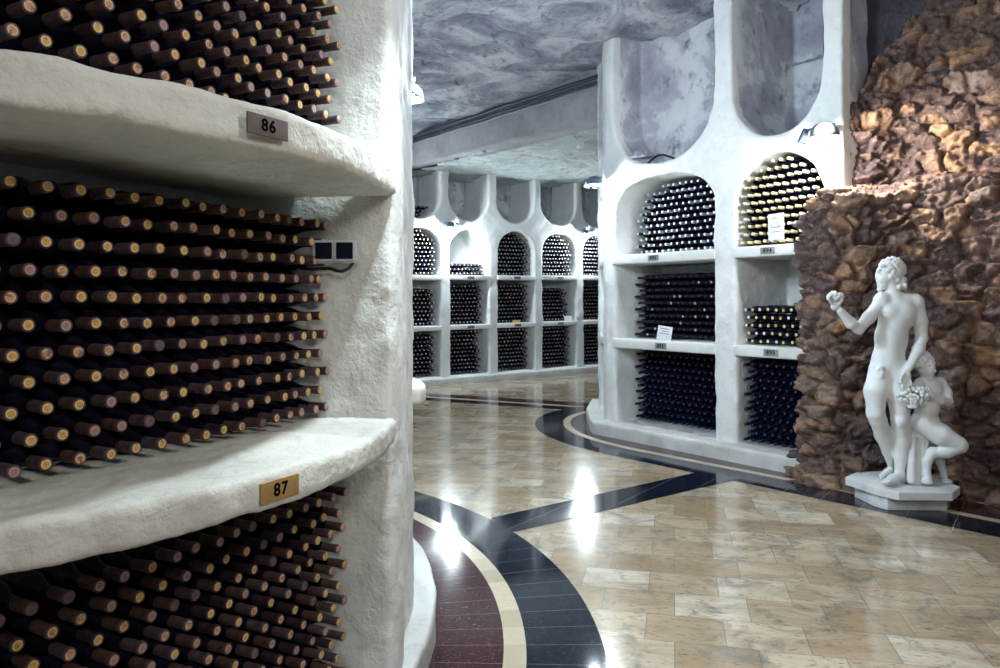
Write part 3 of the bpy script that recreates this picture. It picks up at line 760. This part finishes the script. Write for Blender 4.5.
x, y, a = hit_arc(279, 1.452); plate(x, y, EYE - .4655, a, .128, .052, M['brass'], '87', 'brass plate reading 87 on the lower curved shelf edge', .044)
for u, z, s, lb in ((.30 * 1 + .22, RS1 - TH / 2, '892', 'small grey plate on the shelf under the wide arch of pale-tipped bottles'), (.62, RS2 - TH / 2, '893', 'small grey plate on the shelf below the tilted paper card'), (1.92, RS1 - TH / 2, '894', 'small plate reading 894 below the cream-capped bottles'), (1.95, RS2 - TH / 2, '895', 'small plate reading 895 below the half-empty bay')):
    x, y, _ = rw(u, -.025); plate(x, y, z, RA_ANG, .15, .062, M['greyplate'], s, lb, .055)
for i in (1, 2, 3):
    um = sum(BAYS[i]) / 2
    for nm, z in (('upper', FS1), ('lower', FS2)):
        x, y, _ = fw(um, -.022); o = link('number_plate', box_me(-.075, .075, -.003, .003, -.027, .027, .001), M['greyplate'] if i == 3 else M['bronze'])
        o.location = (x, y, z + rise(um, z) - FT / 2); o.rotation_euler = (0, 0, FA_ANG + PI / 2)
        tag(o, 'tiny dark plate on the %s far shelf of the %s' % (nm, BN[i]), 'number plate')

# ================================================================== electrical boxes on the side wall
def ebox(px, label):
    X = (px - 500) / F * 2.70; z = EYE + (301.5 - 252.5) / F * 2.70
    o = link('electrical_box', box_me(-.041, .041, -.03, .035, -.038, .038, .006, 3), M['boxgrey']); o.location = (X, 2.675, z)
    o.rotation_euler = (0, 0, .05)
    link('cover', box_me(-.029, .029, -.0345, -.028, -.029, .029, .002), M['boxblack'], o)['label'] = 'blue-black square cover'
    link('rim', prism_me([(-.045, -.02), (.045, -.02), (.045, .03), (-.045, .03)], -.043, -.038, .001), M['boxgrey'], o)
    tag(o, label, 'electrical box')
ebox(327, 'grey electrical box with black square cover, nearest the stacked bottle necks'); ebox(347.5, 'grey electrical box with black square cover, farther from the stacked bottle necks')
P_ = lambda px, py, Y: ((px - 500) / F * Y, Y, EYE + (301.3 - py) / F * Y)
tag(link('cable', tube_me([P_(*q) for q in ((300, 268.5, 2.69), (312, 269.5, 2.685), (322, 269, 2.68), (330, 269, 2.675), (337, 271.5, 2.665), (343, 272, 2.66), (349, 269, 2.66), (353, 263.5, 2.67))], .006, 8), M['rubber']), 'black cable looping under the two grey electrical boxes', 'cable')

# ================================================================== papers, rag, niche cable
def card(fr, ang, u, d, z, w, h, mat, label, lean=0.0, roll=0.0, lines=0, name='paper_note'):
    o = link(name, box_me(-w / 2, w / 2, -.0015, .0015, 0, h, .0004), mat); x, y, _ = fr(u, d)
    o.location = (x, y, z); o.rotation_euler = (lean, roll, ang + PI / 2); tag(o, label, 'note')
    for k in range(lines):
        ww = w * (.55, .42, .6, .5, .35)[k % 5]
        link('printed_line', box_me(-ww / 2, ww / 2, -.0022, -.0012, h * (.82 - .17 * k) - .004, h * (.82 - .17 * k) + .004), M['ink'], o)
    return o
card(rw, RA_ANG, .62, .02, RS2 + .004, .20, .155, M['paper'], 'tilted white printed card leaning on the dark bottles of the right wall', lean=-.12, roll=.10, lines=3)
card(rw, RA_ANG, 1.975, .03, RS1 + .045, .165, .245, M['paper'], 'white paper sheet hanging in front of the cream-capped bottles', lean=-.03, roll=-.03, lines=4)
card(fw, FA_ANG, 3.79, .03, FS2 + rise(3.7, FS2) + .003, .21, .10, M['paper'], 'white card on the lower shelf of the far wall', lean=-.15)
card(fw, FA_ANG, 2.42, .03, FS2 + rise(2.4, FS2) + .003, .19, .05, M['orange'], 'small orange card on the lower shelf of the far middle bay', lean=-.2)
tag(link('cable', tube_me([rw(u, d, z) for u, d, z in ((.12, .25, 3.10), (.24, .2, 3.075), (.34, .16, 3.10), (.44, .14, 3.13), (.54, .12, 3.12), (.62, .12, 3.09), (.68, .14, 3.06))], .012, 8), M['rubber']), 'dark cable lying in the bottom of the wide empty niche', 'cable')
tag(link('cable', tube_me([rw(u, .93, z) for u, z in ((.62, 4.42), (.60, 4.36), (.585, 4.28), (.575, 4.20), (.58, 4.15))], .012, 8), M['rubber']), 'short dark cable end dangling at the top of the wide empty niche', 'cable')
lo = (-.16, -.12, -.02); X, Y, Z = grid(lo, (.16, .12, .14), .01)
d = np.sqrt((X / .13) ** 2 + (Y / .09) ** 2 + (Z / .09) ** 2) - 1; d = d * .08 + .012 * np.sin(40 * X + 20 * Z) * np.sin(45 * Z + 13 * Y) + .008 * np.sin(70 * X - 40 * Y)
o = link('cloth_rag', vdbmesh(np.maximum(d, -Z - .0 + 0 * X + 0 * Y), lo, .01), M['rag']); o.location = rw(.27, .07, 3.125); tag(o, 'crumpled grey rag lying beside the cable in the wide empty niche', 'cloth')

# ================================================================== LAMPS
dome_me = lathe_me([(.004, .055), (.03, .052), (.062, .036), (.085, .008), (.095, -.03), (.098, -.05), (.092, -.05), (.085, -.025), (.06, .022), (.0, .04)], 28, 'Z')
sock_me = lathe_me([(.0, .05), (.022, .048), (.026, .02), (.034, -.03), (.040, -.05), (.034, -.05), (.0, -.03)], 20, 'Z')
bulb_me = lathe_me([(.0, .02), (.02, .015), (.03, -.01), (.028, -.03), (.016, -.044), (.0, -.048)], 16, 'Z')
for m_, mm in ((dome_me, 'lampmetal'), (sock_me, 'lampmetal'), (bulb_me, 'bulb')): m_.materials.append(M[mm]); m_.shade_smooth()
def lamp(loc, out, side, watts, label, col=(.86, .95, 1.0), rad=.05, twin=True, sc=1.0):
    # out: wall's outward direction (x, y); side: unit vector along the wall
    root = bpy.data.objects.new('wall_lamp', None); C.objects.link(root); root.location = loc; root.scale = (sc,) * 3
    out = Vector((*out, 0)).normalized(); side = Vector((*side, 0)).normalized()
    q = lambda o, s, z: out * o + side * s + Vector((0, 0, z))
    d = link('lamp_shade', dome_me, [], root); d.location = q(.14, 0, .0); d.rotation_euler = (0, 0, 0)
    e = link('bulb', bulb_me, [], root); e.location = q(.14, 0, -.035)
    s_ = link('lamp_socket', sock_me, [], root); s_.location = q(.10, -.17, -.005); s_.rotation_euler = (.1, .25, 0)
    link('bracket', tube_me([q(.0, -.08, .02), q(.05, -.08, .03), q(.10, -.08, .035), q(.12, -.02, .04)], .011, 8), M['lampmetal'], root)
    link('crossbar', tube_me([q(.10, -.16, .03), q(.10, -.08, .035), q(.11, .10, .03)], .009, 8), M['lampmetal'], root)
    tag(root, label, 'lamp')
    L = bpy.data.lights.new('lamp_light', 'POINT'); L.energy = watts; L.color = col; L.shadow_soft_size = rad
    lo_ = bpy.data.objects.new('lamp_light', L); C.objects.link(lo_); lo_.location = Vector(loc) + q(.17, 0, -.12) * sc
    return root
COOL = (.80, .93, 1.0)
x, y, _ = rw(2.58, -.02); lamp((x, y, 2.97), -RD, -RU * -1, 30, 'domed wall lamp glowing beside the brown rock wall', (.95, .97, 1.0), sc=1.25)
x, y, _ = rw(-.22, 0); lamp((x - .03, y - .02, 2.91), -RD, RU, 45, 'domed wall lamp glowing at the end of the near right wall', COOL)
x, y, _ = fw(.76, 0); lamp((x, y, 2.92), -FD, -FU, 85, 'domed wall lamp on the far wall beside the nearly empty arch', COOL)
x, y, _ = fw(4.10, 0); lamp((x, y, 2.97), -FD, -FU, 85, 'domed wall lamp on the far wall before its last bay', COOL)
lamp((big(2.912, 4.62), 4.62, 2.85), (.92, .39), (-.39, .92), 60, 'domed wall lamp shining from behind the left pillar edge', COOL)
def bare(loc, watts, col, rad=.06):
    L = bpy.data.lights.new('lamp_light', 'POINT'); L.energy = watts; L.color = col; L.shadow_soft_size = rad
    o = bpy.data.objects.new('lamp_light', L); C.objects.link(o); o.location = loc; return o
pl = bpy.data.lights.new('lamp_light', 'SPOT'); pl.energy = 85; pl.color = (.80, .94, 1.0); pl.shadow_soft_size = .04; pl.spot_size = math.radians(96); pl.spot_blend = .9
po = bpy.data.objects.new('lamp_light', pl); C.objects.link(po); po.location = (-.07, 2.47, 2.92)
bare((-.05, 2.35, 3.3), 8, (.62, .80, 1.0), .1)      # lamp on the pillar head, above the picture
bare((1.9, 1.2, 3.3), 62, (1.0, .96, .90), .25)         # lamps of the gallery behind the viewer
bare((.6, -2.2, 3.2), 85, (1.0, .95, .88), .3)
def spot(loc, to, watts, col, size, rad=.05, blend=.8):
    L = bpy.data.lights.new('lamp_light', 'SPOT'); L.energy = watts; L.color = col; L.shadow_soft_size = rad; L.spot_size = math.radians(size); L.spot_blend = blend
    o = bpy.data.objects.new('lamp_light', L); C.objects.link(o); o.location = loc
    o.rotation_euler = (Vector(to) - Vector(loc)).to_track_quat('-Z', 'Y').to_euler(); return o
x, y, _ = rw(2.62, -.40); spot((x, y, 3.0), (3.4, 6.3, 2.65), 120, (1.0, .90, .74), 88)      # spot added for the lamp's second head, to brighten the rock
bare((-.30, 4.75, 3.0), 95, (.62, .80, 1.0), .08)  # up-light added beside the left pillar lamp to brighten the ceiling
bare((4.6, 3.2, 3.4), 8, (1.0, .95, .88), .2)
bare((-2.8, 12.2, 3.0), 60, COOL, .1)

# ================================================================== STATUE
SY = 5.65; MP = SY / F
def W(px, py, d=0.0): return ((px - 500) / F * (SY - d), SY - d, EYE + (299.2 - py) / F * (SY - d))
class Body:
    def __init__(s, lo, hi, h=.006):
        s.lo = np.array(lo); s.h = h; s.n = np.ceil((np.array(hi) - lo) / h).astype(int) + 1
        s.D = np.full(s.n, .3, np.float32)
    def _sub(s, c0, c1, pad):
        a = np.maximum(np.floor((np.minimum(c0, c1) - pad - s.lo) / s.h).astype(int), 0); b = np.minimum(np.ceil((np.maximum(c0, c1) + pad - s.lo) / s.h).astype(int) + 1, s.n)
        ax = [s.lo[i] + np.arange(a[i], b[i]) * s.h for i in range(3)]
        return tuple(slice(a[i], b[i]) for i in range(3)), ax[0][:, None, None], ax[1][None, :, None], ax[2][None, None, :]
    def cone(s, p, q, r0, r1, k=.02):
        p = np.array(W(*p)); q = np.array(W(*q)); r0 *= MP; r1 *= MP
        sl, X, Y, Z = s._sub(p, q, max(r0, r1) + k + .03)
        e = q - p; t = np.clip(((X - p[0]) * e[0] + (Y - p[1]) * e[1] + (Z - p[2]) * e[2]) / (e @ e), 0, 1)
        d = np.sqrt((X - p[0] - e[0] * t) ** 2 + (Y - p[1] - e[1] * t) ** 2 + (Z - p[2] - e[2] * t) ** 2) - (r0 + (r1 - r0) * t)
        s.D[sl] = smin(s.D[sl], d, k)
    def limb(s, pts, k=.02):
        for (a, b) in zip(pts[:-1], pts[1:]): s.cone(a[:3], b[:3], a[3], b[3], k)
    def ell(s, c, r, k=.02, rot=0.0, sub=False):
        c = np.array(W(*c)); r = np.array((r[0] * MP, r[2], r[1] * MP))
        sl, X, Y, Z = s._sub(c, c, max(r) + k + .03)
        x, z = X - c[0], Z - c[2]; cr, sr = math.cos(rot), math.sin(rot)
        x, z = x * cr - z * sr, x * sr + z * cr; y = Y - c[1]
        k0 = np.sqrt((x / r[0]) ** 2 + (y / r[1]) ** 2 + (z / r[2]) ** 2); k1 = np.sqrt((x / r[0] ** 2) ** 2 + (y / r[1] ** 2) ** 2 + (z / r[2] ** 2) ** 2)
        d = k0 * (k0 - 1) / np.maximum(k1, 1e-6)
        s.D[sl] = smax(s.D[sl], -d, k) if sub else smin(s.D[sl], d, k)
    def build(s, name, mat, parent=None, world=True):
        o = link(name, vdbmesh(s.D, s.lo, s.h), mat, parent)
        if parent: o.matrix_parent_inverse = parent.matrix_world.inverted()
        return o
def box_of(x0, x1, y0, y1, d0, d1):
    P = [W(x, y, d) for x in (x0, x1) for y in (y0, y1) for d in (d0, d1)]
    return [min(p[i] for p in P) for i in range(3)], [max(p[i] for p in P) for i in range(3)]
PT = .155
root = bpy.data.objects.new('marble_statue', None); C.objects.link(root); root.location = (3.05, 5.72, 0)
tag(root, 'white statue of a standing nude youth raising grapes beside a seated child', 'statue')
bpy.context.view_layer.update()
low = [(2.82, 5.47), (3.24, 5.45), (3.34, 5.58), (3.34, 5.98), (2.84, 5.98), (2.76, 5.85), (2.77, 5.56)]
top = [(2.86, 5.39), (3.235, 5.37), (3.40, 5.55), (3.40, 5.92), (3.26, 6.06), (2.88, 6.05), (2.69, 5.86), (2.77, 5.52)]
for nm, pl, z0, z1 in (('plinth_base', low, 0.003, .095), ('plinth_top', top, .095, PT)):
    o = link(nm, prism_me(pl, z0, z1, .006), M['marble_base'], root, smooth=False); o.matrix_parent_inverse = root.matrix_world.inverted()
# --- the standing youth, one continuous body
b = Body(*box_of(822, 932, 250, 488, -.26, .32), h=.0055)
b.ell((897, 309, 0), (19, 11, .098), .04); b.ell((897, 318, .012), (17.5, 15, .105), .04, .05)
b.ell((889.5, 313, .06), (8.5, 8, .052), .025); b.ell((905, 314, .06), (9, 8, .05), .025)      # chest
b.ell((891, 339, .005), (16, 22, .09), .045, .05); b.ell((889, 345, .03), (10, 15, .07), .03)
b.ell((888, 361, 0), (15.8, 17, .10), .04, -.06); b.ell((897, 371, -.05), (12, 10, .075), .04)
b.cone((883, 299, .0), (893, 299, 0), 6.5, 7.5, .03); b.cone((893, 299, 0), (914, 303, 0), 7.5, 7.5, .03)
b.limb([(894, 299, .0, 7.2), (892.5, 290, .0, 6.0), (890.5, 281, .01, 6.2)], .02)
# head in profile towards the raised hand
b.ell((890.5, 271.5, 0), (11.2, 12.0, .076), .015); b.ell((884.0, 276.5, .0), (7.8, 10.8, .060), .02, .12)
b.ell((882.5, 286, 0), (5.0, 4.3, .038), .014); b.cone((879, 273.5, 0), (876.8, 279.2, 0), 1.1, 1.5, .008)
b.cone((879, 271.5, .03), (879, 271.5, -.03), 1.9, 1.9, .01); b.cone((878.2, 283.6, .012), (878.2, 283.6, -.012), 1.1, 1.1, .006); b.cone((878.6, 285.9, .010), (878.6, 285.9, -.010), 1.2, 1.2, .006)
b.ell((880, 290, 0), (3, 2.6, .02), .01); b.ell((880.2, 275.2, .040), (1.9, 1.5, .012), .004, sub=True); b.ell((881.2, 275.4, .038), (1.3, 1.1, .008), .003)
b.ell((891.5, 277, .068), (2.4, 3.6, .012), .006); b.ell((884, 280, .03), (5, 4, .024), .015)
# raised arm and hand
b.ell((881, 302, .02), (7.2, 7.8, .058), .03)
b.limb([(881, 303, .02, 6.3), (869, 318, .06, 6.0), (858.5, 329.5, .10, 5.0)], .02)
b.limb([(858.5, 329.5, .10, 5.0), (851, 324, .12, 5.2), (840, 311.5, .15, 3.4)], .02)
b.ell((835.5, 306, .155), (4.6, 5.2, .020), .012, .6)
for (x0, y0, d0, x1, y1, d1, x2, y2, d2) in ((831.5, 304, .170, 828.2, 299.5, .185, 830.8, 295.5, .185), (831.8, 303, .155, 828.0, 297.5, .160, 830.2, 293.5, .162), (832.6, 302, .140, 829.8, 296.3, .136, 832.2, 292.2, .140), (834.2, 302, .128, 833.0, 296.5, .118, 835.5, 293.5, .12)):
    b.limb([(x0, y0, d0, 1.5), (x1, y1, d1, 1.35), (x2, y2, d2, 1.1)], .004)
b.limb([(838.5, 305, .165, 1.8), (841.6, 300.5, .176, 1.5), (840.2, 297, .178, 1.2)], .005)
# lowered arm, hand laid on the basket
b.ell((914.5, 304, 0), (7.2, 8.5, .062), .03)
b.limb([(916, 305, 0, 7.2), (920, 323, .01, 6.8), (921.5, 339, .02, 5.3)], .02)
b.limb([(921.5, 339, .02, 5.3), (918, 351, .06, 5.6), (908.5, 369, .12, 3.4)], .02)
b.ell((906.5, 376.5, .135), (4.2, 6.2, .018), .012, -.15)
for k, (dx, ln) in enumerate(((-3.6, 11), (-1.2, 13), (1.2, 12.4), (3.6, 10))):
    b.limb([(906 + dx * .8, 380, .142, 1.5), (906.4 + dx * 1.15, 380 + ln * .5, .158, 1.4), (907 + dx * 1.3, 380 + ln, .152, 1.1)], .004)
b.limb([(903.2, 375, .145, 1.7), (900.5, 379, .162, 1.5), (900.2, 383, .165, 1.2)], .005)
# groin relief
b.ell((880.5, 369.5, .088), (3.3, 3.0, .018), .014); b.ell((881.5, 374.5, .098), (1.9, 3.2, .016), .008)
# legs
b.limb([(880.5, 371, .0, 11.2), (875.5, 392, .03, 10.6), (875, 414, .045, 8.2)], .03)
b.limb([(875, 414, .045, 8.2), (877.5, 421, .03, 7.8), (883, 436, -.03, 8.2), (888, 452, -.08, 6.0), (891, 466, -.13, 4.0)], .02)
b.limb([(892, 470, -.14, 4.0), (886, 473.5, -.10, 3.5), (880.5, 477, -.05, 2.6)], .012)
b.ell((889, 476, -.12), (5.5, 6.5, .045), .02)
b.limb([(895.5, 372, .01, 13), (898.5, 396, .03, 11.2), (900, 420, .04, 8.4)], .03)
b.limb([(900, 420, .04, 8.4), (900.6, 428, .035, 8.0), (902, 442, .0, 8.7), (900.5, 458, -.01, 6.4), (898.8, 472, .0, 4.6)], .02)
b.ell((900.5, 423, .085), (5.2, 5.6, .03), .02)
b.ell((902, 479, -.02), (4.6, 5.4, .036), .015); b.limb([(899, 476.5, .02, 4.8), (892, 480, .06, 4.4), (885.5, 482.4, .09, 3.0)], .02)
for k in range(5): b.limb([(887 + k * .8, 482.6, .06 + .016 * k, 1.9), (881.8 + k * 1.3, 483.4, .075 + .018 * k, 1.6)], .005)
youth = b.build('standing_youth', M['marble'], root)
# curly hair
b = Body(*box_of(868, 912, 252, 296, -.13, .13), h=.004)
rr = random.Random(5)
b.ell((892, 270, 0), (12.2, 11.2, .082), .01)
for k in range(190):
    u = rr.uniform(-1, 1); a = rr.uniform(0, 2 * PI); s = math.sqrt(1 - u * u)
    x, y_, z = s * math.cos(a), s * math.sin(a), u
    px, py, dd = 892 + 12.2 * x, 270.5 - 10.8 * z, .083 * y_
    if px < 887.5 and py > 266.5: continue
    if px < 890 and py > 273: continue
    if py > 283 and px < 895: continue
    b.ell((px, py, dd), (rr.uniform(2, 3.1), rr.uniform(1.8, 2.9), rr.uniform(.012, .02)), .004)
for k in range(40): b.ell((rr.uniform(897, 905), rr.uniform(278, 289), rr.uniform(-.05, .06)), (2.4, 2.6, .016), .005)
b.build('curly_hair', M['marble'], youth if False else root)
def grapes(name, c, r, n, rad, seed, parent, h=.004):
    rr = random.Random(seed); V = []; Fc = []
    import bmesh
    bm = bmesh.new(); c = Vector(W(*c))
    for k in range(n):
        v = Vector((rr.gauss(0, 1), rr.gauss(0, 1), rr.gauss(0, 1))).normalized() * rr.uniform(.72, 1)
        p = c + Vector((v.x * r[0], v.y * r[1], v.z * r[2]))
        bmesh.ops.create_icosphere(bm, subdivisions=2, radius=rad * rr.uniform(.85, 1.15), matrix=Matrix.Translation(p))
    me = bpy.data.meshes.new('g'); bm.to_mesh(me); bm.free()
    o = link(name, me, M['marble'], parent); o.matrix_parent_inverse = parent.matrix_world.inverted(); return o
grapes('grape_bunch', (835.8, 296.8, .150), (.052, .042, .034), 46, .0135, 3, root)
grapes('grape_basket', (913.5, 397, .135), (.118, .062, .075), 150, .0165, 4, root)
# --- the seated child
b = Body(*box_of(895, 972, 345, 490, -.18, .30), h=.0055)
b.ell((924.5, 366, .03), (8.8, 10.5, .066), .012); b.ell((927.5, 370, .05), (6.6, 8.2, .052), .015)
b.cone((931.5, 368, .082), (934.2, 372, .088), 1.2, 1.8, .006); b.cone((931, 376, .075), (932.6, 375.6, .07), 1.6, 1.6, .005); b.ell((930, 379.5, .065), (2.8, 2.2, .018), .008)
b.ell((930, 367.5, .092), (1.9, 1.4, .008), .003, sub=True); b.ell((934, 367.2, .074), (1.4, 1.4, .008), .003, sub=True); b.cone((928, 365, .09), (934, 364.6, .078), 1.2, 1.2, .006)
b.limb([(926, 374, .03, 5.0), (928, 384, .01, 5.6)], .02)
b.ell((929, 391, .01), (12.5, 12.5, .085), .03); b.ell((926.5, 407, .035), (11.8, 13, .088), .03); b.ell((924.5, 422, .01), (13.5, 11, .092), .03)
b.cone((920, 384, .02), (939, 383.5, .0), 5.2, 5.4, .03)
b.limb([(940.5, 384, .0, 5.2), (946, 394, .03, 5.0), (947.8, 402.5, .07, 4.2)], .015)
b.limb([(947.8, 402.5, .07, 4.2), (940, 401.5, .12, 4.0), (931.5, 396.5, .16, 2.9)], .015)
b.ell((929, 394.5, .165), (3.0, 3.4, .018), .008)
for k in range(4): b.limb([(927.5 - .2 * k, 392.3 + 1.7 * k, .172, 1.1), (923.6, 391.2 + 2.0 * k, .186, .95)], .003)
b.limb([(929.5, 391.5, .172, 1.3), (927.5, 388.5, .182, 1.0)], .003)
b.limb([(918.5, 385, .04, 4.8), (911, 392, .09, 4.2), (906, 402.5, .12, 3.6), (910.5, 407, .15, 2.8)], .015)
for k in range(4): b.limb([(910.5 + k * .6, 405.5 + k, .165, 1.1), (914.5 + k * .5, 403.5 + 1.5 * k, .182, .95)], .003)
b.limb([(921, 426, .03, 10), (940, 435.5, .08, 10.2), (957.5, 444.5, .12, 7.2)], .025)
b.ell((960, 446.5, .12), (6.5, 6.2, .046), .02)
b.limb([(960, 448.5, .12, 6.0), (946, 452.5, .09, 6.2), (931.5, 454, .06, 4.6)], .02)
b.limb([(931.5, 453, .06, 5.0), (926.5, 462, .06, 4.4), (925.5, 474, .06, 3.8), (926.5, 480.5, .07, 4.6)], .015); b.ell((926, 482.6, .085), (5.4, 3.0, .045), .01)
b.limb([(926, 430, -.05, 8.5), (934, 447, -.07, 6.2), (939.5, 462, -.08, 3.9), (943.5, 477, -.07, 3.2)], .02); b.ell((946, 482.8, -.05), (5.6, 2.9, .038), .01)
child = b.build('seated_child', M['marble'], root)
b = Body(*box_of(908, 945, 348, 392, -.1, .14), h=.004)
b.ell((922.5, 362.5, .018), (9.6, 9.2, .070), .01)
for k in range(110):
    u = rr.uniform(-.5, 1); a = rr.uniform(0, 2 * PI); s = math.sqrt(max(0, 1 - u * u))
    px, py, dd = 922.5 + 10 * s * math.cos(a), 363.5 - 10 * u, .018 + .07 * s * math.sin(a)
    if px > 926 and py > 361 and dd > .02: continue
    b.ell((px, py, dd), (2.3, 2.2, .015), .004)
b.build('child_hair', M['marble'], root)
# stump the child sits on
b = Body(*box_of(898, 940, 425, 490, -.2, .16), h=.006)
b.limb([(918, 434, -.02, 10.5), (917.5, 452, -.02, 8.6), (916, 470, -.02, 8.8), (915.5, 482, -.02, 9.8)], .02)
b.limb([(912, 442, .035, 3.5), (911.5, 462, .04, 3.8), (910.5, 481, .05, 4.6)], .012); b.limb([(921, 446, .03, 3.2), (921, 478, .02, 3.8)], .012)
b.cone((910, 437, .03), (927, 438, .03), 3.2, 3.2, .012); b.D = b.D + .0  
b.build('tree_stump', M['marble'], root)

# ================================================================== camera, world, view
cam = bpy.data.cameras.new('camera'); cam.lens = 27.0; cam.sensor_width = 36; cam.shift_y = -.034; cam.clip_end = 60
co = bpy.data.objects.new('camera', cam); C.objects.link(co); co.location = (0, 0, EYE)
co.rotation_euler = (PI / 2, math.radians(.25), 0)
bpy.context.scene.camera = co
w = bpy.data.worlds.new('world'); w.use_nodes = True; bpy.context.scene.world = w
w.node_tree.nodes['Background'].inputs[0].default_value = (.25, .35, .65, 1); w.node_tree.nodes['Background'].inputs[1].default_value = .12
s = bpy.context.scene
s.view_settings.view_transform = 'Standard'; s.view_settings.look = 'None'; s.view_settings.gamma = 1; s.view_settings.exposure = 0.88
s.view_settings.use_curve_mapping = False
